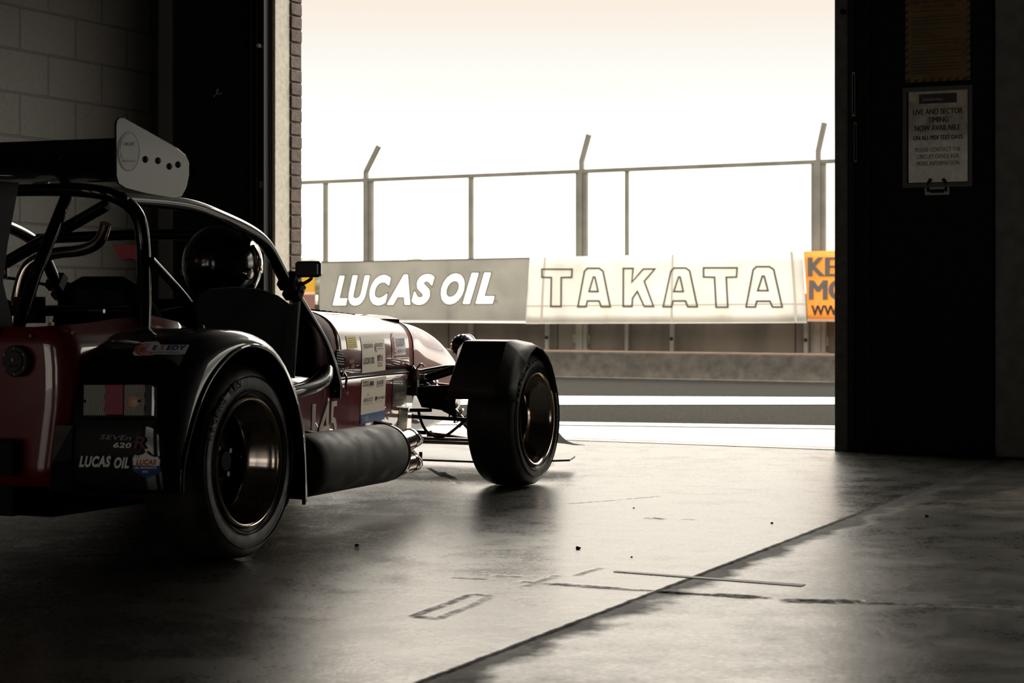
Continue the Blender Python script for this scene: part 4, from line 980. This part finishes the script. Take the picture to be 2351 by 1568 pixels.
# ---- side silencer with collector pipes
c0, c1 = V(.47, .655, .218), V(1.115, .655, .213); ax = (c1-c0).normalized(); Ls = (c1-c0).length; r = .098
mb = MB(); mb.lathe([(.001, -.002), (r-.045, 0), (r-.02, .006), (r-.006, .02), (r, .05), (r, Ls*.3), (r, Ls*.6), (r, Ls-.05), (r-.006, Ls-.022), (r-.022, Ls-.006), (r-.05, Ls), (.001, Ls+.002)], c0, ax, SIL, 72)
si = part(mb, 'silencer', 'long sooty side silencer', smooth=True, sharp=60)
mb = MB(); mb.lathe([(r-.014, Ls-.018), (r-.002, Ls-.016), (r-.002, Ls-.010), (r-.018, Ls-.002)], c0, ax, DCHR, 60)
for k in range(12):
    t = k*math.pi/6; mb.ball(c0+ax*(Ls-.012)+Vector((0, math.cos(t), math.sin(t)))*(r-.008), .005, MATTE, 8, 5)
part(mb, 'end_band', parent=si, smooth=True)
mb = MB(); mb.tube([c0+ax*.0+Vector((.0, .03, .0)), c0+Vector((-.10, .04, -.02)), c0+Vector((-.17, .02, -.06)), c0+Vector((-.18, -.06, -.07))], .038, MATTE, 20, smooth=5); part(mb, 'tail_pipe', 'black turned-out tail pipe', parent=si, smooth=True)
for zz_, dz in ((.018, .0), (-.050, -.006)):
    s0 = c1+Vector((-.02, .0, zz_)); s1 = s0+Vector((.115, 0, .006+dz)); s2 = s1+Vector((.095, .004, .008+dz)); s3 = V(1.75, .42, .19+zz_*.4)
    mb = MB(); mb.tube([s0, s1], .034, BLK, 24); mb.tube([s1, s2], .035, DCHR, 24); cp = part(mb, 'collector_pipe', 'chrome collector pipe', parent=si, smooth=True)
    mb = MB(); mb.tube([s1-Vector((.012,0,0)), s1+Vector((.006,0,0))], .039, CHR, 24); part(mb, 'pipe_clamp', 'chrome clamp', parent=si, smooth=True)
    mb = MB(); mb.tube([s2-Vector((.01,0,0)), s2+Vector((.002,0,0))], .0375, CHR, 24); part(mb, 'pipe_clamp', 'chrome clamp', parent=si, smooth=True)
    mb = MB(); mb.tube([s2, s2+Vector((.09, .02, -.01)), s3], [.032, .026, .022], DCHR, 20, smooth=5); part(mb, 'exhaust_header', parent=si, smooth=True)
mb = MB(); mb.bar(V(.62, .52, .33), V(.62, .66, .31), .03, .006, STEEL); part(mb, 'silencer_bracket', parent=si)
mb = MB(); mb.bar(V(1.46, .44, .285), V(1.46, .50, .275), .03, .02, MATTE); part(mb, 'silencer_bracket', parent=si)

# ---- front cycle wings
FP = [(1.872,.355),(1.885,.40),(1.925,.50),(1.955,.566),(1.962,.572),(2.06,.576),(2.14,.568),(2.21,.550),(2.27,.520),(2.315,.482),(2.35,.438),(2.372,.395),(2.385,.365)]
def front_wing(sg):
    mb = MB(); rows = []
    for a, z in FP:
        k = min(1, max(0, (z-.355)/.215)) if a < 2.1 else 1
        rows.append([V(a, sg*(.530+.042*k), z), V(a, sg*(.725+.022*k), z)])
    mb.grid(rows, SATIN)
    cx, cz = 2.225, .264; fl = []        # flared outer flank down to the tyre line
    for a, z in FP:
        d = Vector((a-cx, z-cz)); u = d.normalized(); rr = min(d.length-.014, .296 if a > 1.95 else .315)
        q = Vector((cx, cz))+u*rr
        if a < 1.9: q = Vector((a+.055, z))
        fl.append(V(q.x, sg*.798, q.y))
    mid = [(r_[1]+f)/2+Vector((0, -sg*.004, .004)) for r_, f in zip(rows, fl)]
    mb.grid([[r_[1] for r_ in rows], mid, fl], SATIN)
    mb.grid([[r_[0] for r_ in rows], [V(2.225+(a-2.225)*.9, sg*.535, .264+(z-.264)*.9) for a, z in FP]], SATIN)
    o = part(mb, 'front_wheel_arch', 'satin black boxy front wheel arch', solid=.004, smooth=True, sharp=28)
    mb = MB(); mb.tube([V(2.0, sg*.50, .30), V(1.99, sg*.53, .42), V(2.05, sg*.56, .55)], .010, MATTE, 10, smooth=4); part(mb, 'arch_stay', parent=o, smooth=True)
    mb = MB(); mb.tube([V(2.35, sg*.50, .30), V(2.33, sg*.53, .42), V(2.28, sg*.56, .50)], .010, MATTE, 10, smooth=4)
    part(mb, 'arch_stay', parent=o, smooth=True)
front_wing(1); front_wing(-1)

# ---- front suspension
def susp(sg):
    def s(a, b, z): return V(a, sg*b, z)
    for P, r_, m, nm in ((((2.12,.26,.175),(2.225,.555,.165)), .014, DCHR, 'lower_wishbone'), (((2.38,.24,.175),(2.225,.555,.165)), .012, TUBE, 'lower_wishbone'),
                        (((2.08,.28,.385),(2.225,.54,.372)), .011, TUBE, 'upper_wishbone'), (((2.34,.25,.385),(2.225,.54,.372)), .010, TUBE, 'upper_wishbone'),
                        (((2.10,.22,.27),(2.17,.53,.255)), .008, TUBE, 'steering_arm')):
        mb = MB(); mb.tube([s(*p) for p in P], r_, m, 16); mb.ball(s(*P[0]), r_*1.5, STEEL, 12, 8); mb.ball(s(*P[1]), r_*1.6, STEEL, 12, 8); part(mb, nm, smooth=True)
    mb = MB(); mb.bar(s(2.05, .30, .37), s(2.02, .56, .385), .05, .035, MATTE); mb.prism([s(2.02,.34,.36), s(2.02,.5,.365), s(2.04,.5,.27), s(2.04,.44,.30), s(2.03,.36,.31)], (.012,0,0), MATTE); part(mb, 'arch_bracket', 'black plate bracket')
    # damper with spring
    p0, p1 = s(2.16, .30, .43), s(2.225, .50, .20); mb = MB(); mb.tube([p0, p0.lerp(p1, .5)], .022, DCHR, 16); mb.tube([p0.lerp(p1, .5), p1], .012, CHR, 14)
    o = part(mb, 'damper', smooth=True); ax_ = (p1-p0); u = ax_.cross(Vector((0,0,1))).normalized(); w_ = ax_.normalized().cross(u)
    mb = MB(); mb.tube([p0.lerp(p1, .12+.7*i/90)+(u*math.cos(i*.5)+w_*math.sin(i*.5))*.030 for i in range(91)], .0045, STEEL, 6); part(mb, 'spring', parent=o, smooth=True)
    mb = MB(); mb.tube([s(2.14,.30,.44), s(2.20,.44,.46), s(2.24, .53, .41)], .012, CHR, 12, smooth=3); part(mb, 'rocker_link', 'bright link', smooth=True)
    mb = MB(); mb.box(s(2.225, .545, .27), (.06, .03, .22), MATTE); mb.box(s(2.15, .55, .29), (.06, .05, .10), MATTE); part(mb, 'hub_carrier', bevel=.006)
    mb = MB(); mb.tube([s(2.04, .34, .30), s(2.02, .37, .24), s(2.03, .40, .205), s(2.06, .45, .20), s(2.12, .52, .27)], .0055, MATTE, 10, smooth=8); part(mb, 'brake_hose', smooth=True)
    mb = MB(); mb.tube([s(1.99, .33, .30), s(1.99, .42, .302)], .007, MATTE, 10); part(mb, 'chassis_tube', smooth=True); mb = MB(); mb.tube([s(1.985, .335, .215), s(1.985, .40, .215)], .008, MATTE, 10); part(mb, 'chassis_tube', smooth=True)
    mb = MB(); mb.box(s(2.0, .345, .41), (.02, .03, .10), STEEL); mb.box(s(2.02, .37, .43), (.03, .03, .02), CHR); mb.tube([s(1.99, .35, .45), s(2.0, .37, .48), s(2.03, .37, .47)], .004, STEEL, 8, smooth=4); part(mb, 'side_duct', 'steel fittings', bevel=.003)
    # headlamp on its stalk
    hb = .46; c = S(1061, 793, hb) if sg > 0 else V(S(1061, 793, hb).x, -hb, S(1061, 793, hb).z)
    mb = MB(); mb.lathe([(.001, -.048), (.016, -.046), (.030, -.036), (.041, -.018), (.045, .002), (.045, .03), (.047, .032), (.047, .040), (.042, .042)], c, (1, 0, 0), BLK, 32)
    for k in range(16):
        t = 2*math.pi*k/16; mb.bar(c+Vector((-.038, .03*math.cos(t), .03*math.sin(t))), c+Vector((-.008, .044*math.cos(t), .044*math.sin(t))), .004, .004, MATTE)
    o = part(mb, 'headlamp', 'black bowl headlamp', smooth=True)
    mb = MB(); mb.lathe([(.001, .048), (.03, .046), (.042, .04)], c, (1,0,0), LENS, 32); part(mb, 'headlamp_lens', parent=o, smooth=True)
    mb = MB(); mb.tube([c+Vector((0, 0, -.04)), c+Vector((-.005, sg*.005, -.09)), s(2.16, .42, .44), s(2.10, .30, .40)], .011, MATTE, 12, smooth=5); mb.tube([c+Vector((-.03, -sg*.01, -.03)), c+Vector((-.05, -sg*.035, -.06)), c+Vector((-.03, -sg*.05, -.11))], .004, STEEL, 8, smooth=4); part(mb, 'headlamp_stalk', parent=o, smooth=True)
    mb = MB(); mb.bar(s(2.05, .33, .415), s(2.0, .52, .47), .02, .018, MATTE); part(mb, 'arch_strut', 'black diagonal strut', bevel=.003)
susp(1); susp(-1)
# front splitter with end fins
mb = MB(); mb.prism([V(2.45, -.5, .06), V(2.45, .5, .06), V(2.72, .72, .055), V(2.95, .66, .05), V(3.0, 0, .05), V(2.95, -.66, .05), V(2.72, -.72, .055)], (0,0,.008), SATIN); sp_ = part(mb, 'front_splitter', 'thin black front splitter')
for sg in (1, -1):
    mb = MB(); P = [S(x, y, .70) for x, y in ((1272,985),(1284,994),(1292,1004),(1302,1012),(1316,1018),(1348,1022),(1320,1022),(1300,1019),(1272,1016))]; mb.prism([V(p.x, sg*.70, p.z) for p in P], (0, .006, 0), SATIN); part(mb, 'dive_plane', parent=sp_)
    mb = MB(); mb.box(V(2.80, sg*.60, .05), (.10, .004, .06), CHR); part(mb, 'splitter_bracket', 'bright bracket', parent=sp_)
mb = MB(); mb.tube([V(1.9, .38, .14), V(1.93, .38, .10), V(1.97, .38, .10), V(1.98, .38, .14)], .007, MATTE, 8, smooth=5); part(mb, 'tow_eye', smooth=True)

# ---- roll cage
def cage(paths, name='roll_cage', label=None, r=.019, sm=6):
    mb = MB()
    for P in paths: mb.tube(P, r, TUBE, 16, smooth=sm if len(P) > 2 else 0)
    return part(mb, name, label, smooth=True)
HA = -.09
hoop = [V(-.09, .47, .25), V(-.085, .47, .55), V(-.07, .465, .70), V(-.055, .455, .80), V(-.045, .445, .90), V(-.06, .435, .975), V(-.10, .40, 1.020), V(-.13, .33, 1.040), V(-.14, .2, 1.048)]
hoopL = [Vector((p.x, -p.y, p.z)) for p in reversed(hoop)]
mb = MB(); mb.tube(hoop+[V(-.14, 0, 1.05)]+hoopL, .0205, TUBE, 18, smooth=5); RC = part(mb, 'roll_hoop', 'black main roll hoop', smooth=True)
top = [V(-.10, .41, 1.018), V(.136, .415, 1.018), V(.281, .42, 1.010), V(.434, .425, .983), V(.56, .43, .955), V(.645, .435, .925), V(.70, .44, .885), V(.775, .45, .80), V(.875, .47, .69), V(.955, .50, .575), V(1.005, .515, .46), V(1.01, .515, .40)]
for sg in (1, -1):
    P = [Vector((p.x, p.y*sg, p.z)) for p in top]
    mb = MB(); mb.tube(P, .0205, TUBE, 18, smooth=5); part(mb, 'cage_side_tube', 'black cage tube over the door', smooth=True)
    mb = MB(); mb.tube([V(-.05, sg*.475, .845), V(.03, sg*.49, .785), V(.085, sg*.51, .73), V(.115, sg*.52, .69), V(.15, sg*.525, .62), V(.17, sg*.525, .5)], .012, TUBE, 14, smooth=5); part(mb, 'side_intrusion_tube', 'thin black side tube', smooth=True)
mb = MB(); mb.tube([V(.645, -.43, .935), V(.65, 0, .945), V(.645, .43, .935)], .018, TUBE, 14, smooth=4); part(mb, 'cage_cross_tube', smooth=True)
for P in ([V(-.13, .25, 1.035), V(-.27, .24, .80), V(-.34, .23, .64)], [V(-.13, -.25, 1.035), V(-.27, -.24, .80), V(-.34, -.23, .64)], [V(-.13, .38, 1.0), V(-.12, -.36, .66)], [V(-.13, -.38, 1.0), V(-.40, .1, .68)]):
    mb = MB(); mb.tube(P, .018, TUBE, 14); part(mb, 'cage_brace', smooth=True)
mb = MB(); mb.tube([V(-.07, .02, .62), V(-.07, .03, .74), V(-.06, .06, .83), V(-.05, .14, .865), V(-.05, .24, .875), V(-.05, .30, .90), V(-.06, .33, .95)], .017, DCHR, 14, smooth=5); part(mb, 'cage_support', 'bronze-tinted bent tube', smooth=True)
mb = MB(); mb.tube([V(-.10, -.44, .70), V(-.10, .44, .70)], .016, TUBE, 14); part(mb, 'harness_bar', smooth=True)

# ---- rear aerofoil
def foil(a, z):                          # cross-section
    return [(a-.23, z+.040), (a-.24, z+.002), (a-.15, z-.035), (a+.0, z-.055), (a+.07, z-.045), (a+.09, z-.025), (a+.06, z-.008), (a-.05, z+.0), (a-.16, z+.018)]
mb = MB(); mb.grid([[V(q[0], b, q[1]) for q in foil(-.33, 1.105)] for b in (-.745, -.4, 0, .4, .745)], CARB, True)
AW = part(mb, 'rear_wing', 'carbon rear wing blade', smooth=True, sharp=50)
EP = [(262,290),(264,276),(270,270),(280,270),(330,298),(402,339),(422,356),(430,374),(430,402),(424,430),(412,452),(396,456),(330,444),(284,432),(268,422),(263,404)]
for sg in (1, -1):
    P = [S(x, y, .750) for x, y in EP]; P = [V(p.x, sg*.750, p.z) for p in P]
    mb = MB(); mb.prism(P, (0, -sg*.006, 0), CARB); ep = part(mb, 'end_plate', 'gloss carbon end plate', parent=AW, bevel=.0015)
    if sg > 0:
        def ff(px, py, h): return S(px, py, .7565)+Vector((0, -h, 0))
        mb = MB(); mb.flat = True
        mb.add([ff(295+26*math.cos(t/12*math.pi), 348+(46 if math.sin(t/12*math.pi) > 0 else 46)*math.sin(t/12*math.pi), .0) for t in range(24)], [tuple(range(24))], mat('badge_ring', (.17,.17,.17), .4))
        mb.add([ff(295+23*math.cos(t/12*math.pi), 348+43*math.sin(t/12*math.pi), .0006) for t in range(24)], [tuple(range(24))], mat('badge_black', (.03,.03,.035), .3))
        mb.add([ff(295+20*math.cos(t/12*math.pi), 341+32*math.sin(t/12*math.pi), .0010) for t in range(24)], [tuple(range(24))], mat('badge_blue', (.02,.07,.11), .3))
        mb.add([ff(295+19.2*math.cos(t/12*math.pi), 340+31*math.sin(t/12*math.pi), .0014) for t in range(12, 25)], [tuple(range(13))], mat('badge_slate', (.05,.055,.07), .3))
        mb.quadmap(lambda x, y, h: ff(278+34*x, 352+10*y, .0016), 0, 0, 1, 1, mat('badge_pale_blue', (.03,.12,.19), .3))
        T(mb, lambda x, y, h: ff(282+26*x, 336-14*y, .002), 'CIRCUIT', 0, .1, 1, .6, mat('badge_text', (.14,.15,.16), .4), 0, .02); T(mb, lambda x, y, h: ff(280+30*x, 374-10*y, .002), 'RACE SERIES', 0, .2, 1, .45, SILV, 0, .01)
        part(mb, 'round_badge', 'oval ringed blue badge sticker', parent=ep)
        for px, py in ((334, 366), (363, 369), (389, 382), (409, 378)):
            mb = MB(); mb.lathe([(.001, .005), (.006, .005), (.009, .001), (.009, 0)], ff(px, py, 0), RIGHT, MATTE, 16); part(mb, 'plate_bolt', parent=ep, smooth=True)
SUPP = mat('support_plate', (.012, .015, .019), .5, spec=.12)
for b in (.285, -.285):
    mb = MB(); P = [(-.60, 1.04), (-.52, 1.045), (-.40, 1.05), (-.42, .98), (-.45, .88), (-.47, .78), (-.44, .70), (-.42, .64), (-.50, .64), (-.56, .72), (-.57, .85), (-.60, .96)]
    mb.prism([V(a, b, z) for a, z in P], (0, .008, 0), SUPP); o = part(mb, 'wing_support', 'carbon wing support plate', parent=AW, bevel=.002)
    mb = MB(); mb.lathe([(.001, .006), (.007, .006), (.009, 0)], V(-.52, b+.001, 1.02), RIGHT, STEEL, 16); part(mb, 'support_bolt', 'steel bolt', parent=AW, smooth=True)

# ---- cockpit: seats, wheel, door, mirrors
for sb in (.27, -.27):
    mb = MB(); back = [(.0, .2, .20), (-.0, .62, .20), (-.02, .70, .17), (-.03, .775, .12), (-.03, .80, .07)]
    fr_ = [V(a+.02, sb+s*w_, z) for (a, z, w_), s in [(q, -1) for q in back]]; fr2 = [V(a+.02, sb+s*w_, z) for (a, z, w_), s in [(q, 1) for q in reversed(back)]]
    mb.prism(fr_+fr2, (.06, 0, -.0), CLOTH); mb.box(V(.28, sb, .21), (.44, .38, .06), CLOTH)
    o = part(mb, 'seat', 'black race seat', bevel=.02, bseg=3)
    mb = MB(); mb.box(V(.012, sb, .72), (.05, .18, .10), MATTE); part(mb, 'headrest', parent=o, bevel=.02, bseg=3)
    for s in (-1, 1):
        mb = MB(); mb.grid([[V(-.08, sb+s*.07-.02, .70), V(.0, sb+s*.07-.02, .69), V(.09, sb+s*.08-.02, .60), V(.12, sb+s*.09-.02, .40)], [V(-.08, sb+s*.07+.02, .70), V(.0, sb+s*.07+.02, .69), V(.09, sb+s*.08+.02, .60), V(.12, sb+s*.09+.02, .40)]], CLOTH); part(mb, 'harness_strap', parent=o, solid=.003)
mb = MB(); c = V(.80, .27, .60); n_ = Vector((-.93, 0, .36)).normalized(); u = Vector((0,1,0)); w_ = n_.cross(u)
mb.tube([c+(u*math.cos(t/16*math.pi)+w_*math.sin(t/16*math.pi))*.135 for t in range(32)], .012, CLOTH, 12, closed=True)
for t in (0, 2.1, 4.2): mb.bar(c, c+(u*math.cos(t)+w_*math.sin(t))*.13, .025, .006, MATTE, up=n_)
mb.tube([c, c-n_*.2], .018, MATTE, 12); part(mb, 'steering_wheel', smooth=True)
DP = [(455,752),(447,700),(455,680),(480,664),(540,658),(600,663),(640,678),(668,699),(685,694),(672,868),(560,900),(480,900)]
for sg in (1, -1):
    P = [S(x, y, .535) for x, y in DP]; P = [V(p.x, sg*.535, max(p.z, .40)) for p in P]
    mb = MB(); mb.prism(P, (0, sg*.012, 0), CLOTH); o = part(mb, 'side_door', 'black cockpit side door', bevel=.004)
    p = S(685, 692, .545); q = S(672, 868, .545)
    mb = MB(); mb.tube([V(p.x, sg*.548, p.z), V(q.x, sg*.548, q.z)], .0042, STEEL, 8); part(mb, 'hinge_rod', 'bright hinge rod', parent=o, smooth=True)
# lower cage foot and tube beside the scuttle
mb = MB(); mb.tube([S(750, 848, .53), S(748, 868, .55), S(730, 884, .56), S(690, 897, .56), S(650, 905, .55)], .021, TUBE, 16, smooth=6); part(mb, 'side_impact_tube', 'fat black tube at the body side', smooth=True)
mb = MB(); P = [S(700, 905, .53), S(760, 890, .51), S(783, 880, .50), S(783, 862, .50), S(757, 868, .51), S(752, 850, .52), S(735, 850, .53), S(700, 880, .54)]
mb.prism(P, (0, .01, 0), BLK); part(mb, 'cage_foot_plate', bevel=.003)
mb = MB(); p = S(728, 885, .575); mb.lathe([(.001, .004), (.007, .004), (.009, 0)], p, RIGHT, STEEL, 12); part(mb, 'foot_bolt', 'steel bolt')
# broken highlights on the windscreen rubber: side of the scuttle
mb = MB(); mb.tube([S(692, 725, .42), S(700, 745, .42), S(708, 770, .42), S(716, 800, .42), S(722, 850, .42)], .007, BLK, 10, smooth=4); part(mb, 'scuttle_edge', smooth=True)
mb = MB(); p = [S(715, 805, .46), S(728, 803, .46), S(734, 845, .46), S(700, 865, .46), S(690, 820, .46)]; mb.prism(p, (0, .006, 0), REDIN); part(mb, 'inner_panel', 'dark red inner panel', bevel=.003)
# mirrors
for sg in (1, -1):
    b0 = .60; c = S(709, 618, b0); m0 = V(c.x, sg*b0, c.z); ax_ = Vector((-.95, sg*.12, -.02)).normalized()
    mb = MB(); mb.box(m0, (.028, .083, .052), BLK, Matrix.Rotation(sg*.20, 3, 'Z')); mir_ = part(mb, 'door_mirror', 'small rounded black mirror', bevel=.010, bseg=4)
    mb = MB(); mb.box(m0+ax_*.0155, (.002, .070, .040), mat('mirror_glass', (.008,.008,.01), .3, spec=.1) if sg > 0 else bpy.data.materials['mirror_glass'], Matrix.Rotation(sg*.20, 3, 'Z')); part(mb, 'mirror_glass', parent=mir_)
    a1, a2 = S(690, 652, .50), S(714, 640, .56); mb = MB(); mb.tube([V(a1.x, sg*.47, a1.z), V(a1.x+.01, sg*.50, a1.z), V(a2.x, sg*.56, a2.z), V(c.x+.01, sg*.60, c.z-.02)], .0055, MATTE, 10, smooth=5); part(mb, 'mirror_arm', parent=mir_, smooth=True)
    for px, py in ((663, 645), (675, 668)):
        q = S(px, py, .455); mb = MB(); mb.box(V(q.x, sg*.455, q.z), (.055, .06, .034), MATTE, Matrix.Rotation(-.95 if True else 0, 3, 'Y')); mb.lathe([(.001, .008), (.005, .008), (.006, 0)], V(q.x, sg*.485, q.z), Vector((0,-sg,0)), STEEL, 10); part(mb, 'mirror_clamp', 'black clamp with steel bolt', parent=mir_, bevel=.005)
# small things on the rear deck
mb = MB(); mb.tube([V(-.2, .37, .70), V(-.2, .42, .70)], .006, STEEL, 10); mb.bar(V(-.2, .375, .66), V(-.2, .375, .74), .01, .01, STEEL); part(mb, 'harness_bolt', 'steel bolt', smooth=True)
for b in (.33, .17): mb = MB(); mb.box(V(-.32, b, .665), (.012, .012, .01), mat('brass', (.7,.6,.25), .3, metal=1) if b == .33 else bpy.data.materials['brass']); part(mb, 'brass_fitting', 'brass fitting')
mb = MB(); mb.tube([V(-.16, .14, .665), V(-.16, .14, .74)], .045, REDIN, 20); mb.tube([V(-.16, .14, .74), V(-.16, .14, .76)], .02, MATTE, 12); part(mb, 'fuel_canister', 'small dark red canister', smooth=True)
# red head surround of the passenger side seen through the cage
mb = MB(); P = [Q(256, 562, .30), Q(312, 561, .30), Q(313, 598, .30), Q(300, 594, .30), Q(282, 597, .30), Q(266, 580, .30)]; mb.prism(P, (.05, 0, 0), mat('red_pad', (.95,.16,.19), .4)); part(mb, 'head_guard', 'bright red padded guard', bevel=.003)

# ================================================================ driver in the cockpit
DRV = V(.42, .30, 0)
def W2(p): return CO+CF*p.x+CR*(-p.y)+Vector((0,0,p.z))
dr = empty('person', W2(V(.25, .30, .24)), R_(90)-TH); tag(dr, 'person in black race suit and black full-face helmet at the wheel of the race car', 'person')
SUIT = noisy(mat('race_suit', (.008,.008,.010), .9, spec=.1), 20, (.006,.006,.007), (.012,.012,.014)); GLV = mat('race_glove', (.008,.008,.008), .8)
def skin(name, verts, edges, radii, m, parent, root=0, sub=2):
    me = bpy.data.meshes.new(name); me.from_pydata([Vector(v) for v in verts], edges, []); me.materials.append(m)
    o = bpy.data.objects.new(name, me); COL.objects.link(o); o.parent = parent
    k = o.modifiers.new('skin', 'SKIN'); k.use_smooth_shade = True
    for i, v in enumerate(me.skin_vertices[0].data): v.radius = (radii[i], radii[i]) if isinstance(radii[i], (int, float)) else radii[i]; v.use_root = (i == root)
    s_ = o.modifiers.new('sub', 'SUBSURF'); s_.levels = sub; s_.render_levels = sub
    return o
# coordinates relative to the hips: x forward, y left, z up
hv = [(0,0,0),(.06,0,.12),(.14,0,.26),(.20,0,.38),(.26,0,.45),(.31,0,.52),
      (.20,.15,.38),(.32,.20,.22),(.46,.12,.30),(.52,.09,.35), (.20,-.15,.38),(.32,-.20,.22),(.46,-.12,.30),(.52,-.09,.35),
      (.10,.10,0),(.46,.11,.16),(.80,.09,-.02),(.88,.09,.04), (.10,-.10,0),(.46,-.11,.16),(.80,-.09,-.02),(.88,-.09,.04)]
he = [(0,1),(1,2),(2,3),(3,4),(4,5),(3,6),(6,7),(7,8),(8,9),(3,10),(10,11),(11,12),(12,13),(0,14),(14,15),(15,16),(16,17),(0,18),(18,19),(19,20),(20,21)]
hr = [(.13,.16),(.12,.15),(.12,.16),(.11,.14),.055,.055,.07,.048,.036,.03,.07,.048,.036,.03,.095,.068,.045,.04,.095,.068,.045,.04]
skin('body', hv, he, hr, SUIT, dr)
for sg in (1, -1):                       # gloved hands closed on the wheel rim: palm, four fingers and a thumb
    bx_, by_, bz_ = .525, sg*.10, .36; vs = [(bx_-.02, by_, bz_-.01), (bx_+.03, by_*1.06, bz_+.01)]; ed = [(0,1)]; rd = [(.022,.03), (.018,.034)]
    for k in range(4):
        o_ = (k-1.5)*.019; i = len(vs); L_ = (.9, 1.0, .95, .8)[k]
        vs += [(bx_+.055*L_, by_*1.08, bz_+.01+o_), (bx_+.068*L_, by_*1.08+sg*.022, bz_+.01+o_), (bx_+.045*L_, by_*1.08+sg*.034, bz_+.01+o_)]; ed += [(1, i), (i, i+1), (i+1, i+2)]; rd += [.0095, .009, .008]
    i = len(vs); vs += [(bx_+.01, by_+sg*.028, bz_+.03), (bx_+.035, by_+sg*.035, bz_+.04)]; ed += [(0, i), (i, i+1)]; rd += [.011, .009]
    skin('glove', vs, ed, rd, GLV, dr)
# helmet
inv = dr.location
hc = V(.63, .30, .845)-V(.25, .30, .24)  # relative to hips, car axes
hc = Vector((hc.x, hc.y, hc.z))
mb = MB(); rows = []; NR, NS = 22, 40
def hpt(t, p, k=1.0):                    # t polar from top, p azimuth from forward
    x = math.sin(t)*math.cos(p); y = math.sin(t)*math.sin(p); z = math.cos(t)
    X = x*(.148 if x > 0 else .140); Y = y*.122; Z = z*.130
    if z < 0 and x > 0: X += .02*(-z)    # chin bar juts forward
    if z < -.3: X *= 1-.10*(-z-.3)
    return hc+Vector((X, Y, Z))*k
for i in range(NR+1):
    t = .02+(R_(150)-.02)*i/NR; rows.append([hpt(t, 2*math.pi*k/NS) for k in range(NS)])
mb.grid(rows, HELM, True); mb.add(rows[0], [tuple(range(NS))], HELM); o = mb.build('helmet', dr, smooth=True, sub=1); o['label'] = 'gloss black full-face helmet'
mb = MB(); mb.grid([[hpt(R_(t), R_(p), 1.025) for p in range(-87, 88, 6)] for t in range(62, 104, 4)], VIS); vz = mb.build('visor', o, smooth=True, solid=.004); vz['label'] = 'mirrored visor'
for sg in (1, -1):
    mb = MB(); q = hpt(R_(104), R_(sg*104), 1.0); nn = (q-hc).normalized(); mb.lathe([(.001, .014), (.014, .013), (.019, .006), (.020, -.005)], q, nn, DCHR, 24); k_ = mb.build('visor_pivot', o, smooth=True); k_['label'] = 'metal visor pivot'
mb = MB(); mb.flat = True; q = hpt(R_(88), R_(-82), 1.035)
nn = (q-hc); nn.z = 0; nn.normalize(); uu = Vector((0,0,1)).cross(nn)
mb.add([q+nn*.005+uu*.011*math.cos(t*.4)+Vector((0,0,.016*math.sin(t*.4))) for t in range(16)], [tuple(range(16))], SILV); mb.add([q+nn*.0056+uu*.0095*math.cos(t*.4)+Vector((0,0,.0142*math.sin(t*.4))) for t in range(16)], [tuple(range(16))], NAVY)
mb.add([q+nn*.0062+uu*.005*math.cos(t*.4)+Vector((0,0,.006*math.sin(t*.4))) for t in range(16)], [tuple(range(16))], SILV)
k_ = mb.build('visor_sticker', o); k_['label'] = 'oval blue sticker'

# ================================================================ things around the garage
# tape strip and loose debris on the floor
TAPE = mat('grey_tape', (.05,.048,.042), .55)
mb = MB(); p, q = Vector((.275, 5.037, .0006)), Vector((.746, 4.794, .0006)); u = (q-p).normalized(); s_ = Vector((-u.y, u.x, 0))
mb.prism([p-s_*.006, q-s_*.018, q+s_*.018, p+s_*.014], (0, 0, .0012), TAPE); tag(mb.build('tape_strip'), 'grey strip of tape stuck across the floor joint', 'tape')
for px, py, r_, lb in ((819, 1254, .006, 'dark crumb of grit on the floor near the rear wheel'), (1327, 1261, .007, 'dark pebble on the floor right of the front wheel'), (1772, 1202, .004, 'small dark pebble on the floor near the joint'), (1450, 1280, .003, 'tiny dark speck lying on the bright floor'),
                       (2128, 1187, .006, 'dark pebble in the shade by the right door'), (1455, 1167, .003, 'tiny dark grit behind the front wheel on the bright floor')):
    r = ray(px, py); t = -EYE/r.z; c = Vector((r.x*t, t, r_*.5)); mb = MB(); mb.ball((0,0,0), r_, MATTE, 9, 6, (1.2, .9, .7)); mb.v = [v*(1+random.uniform(-.25, .25)) for v in mb.v]; o = mb.build('pebble'); o.location = c; tag(o, lb, 'pebble')
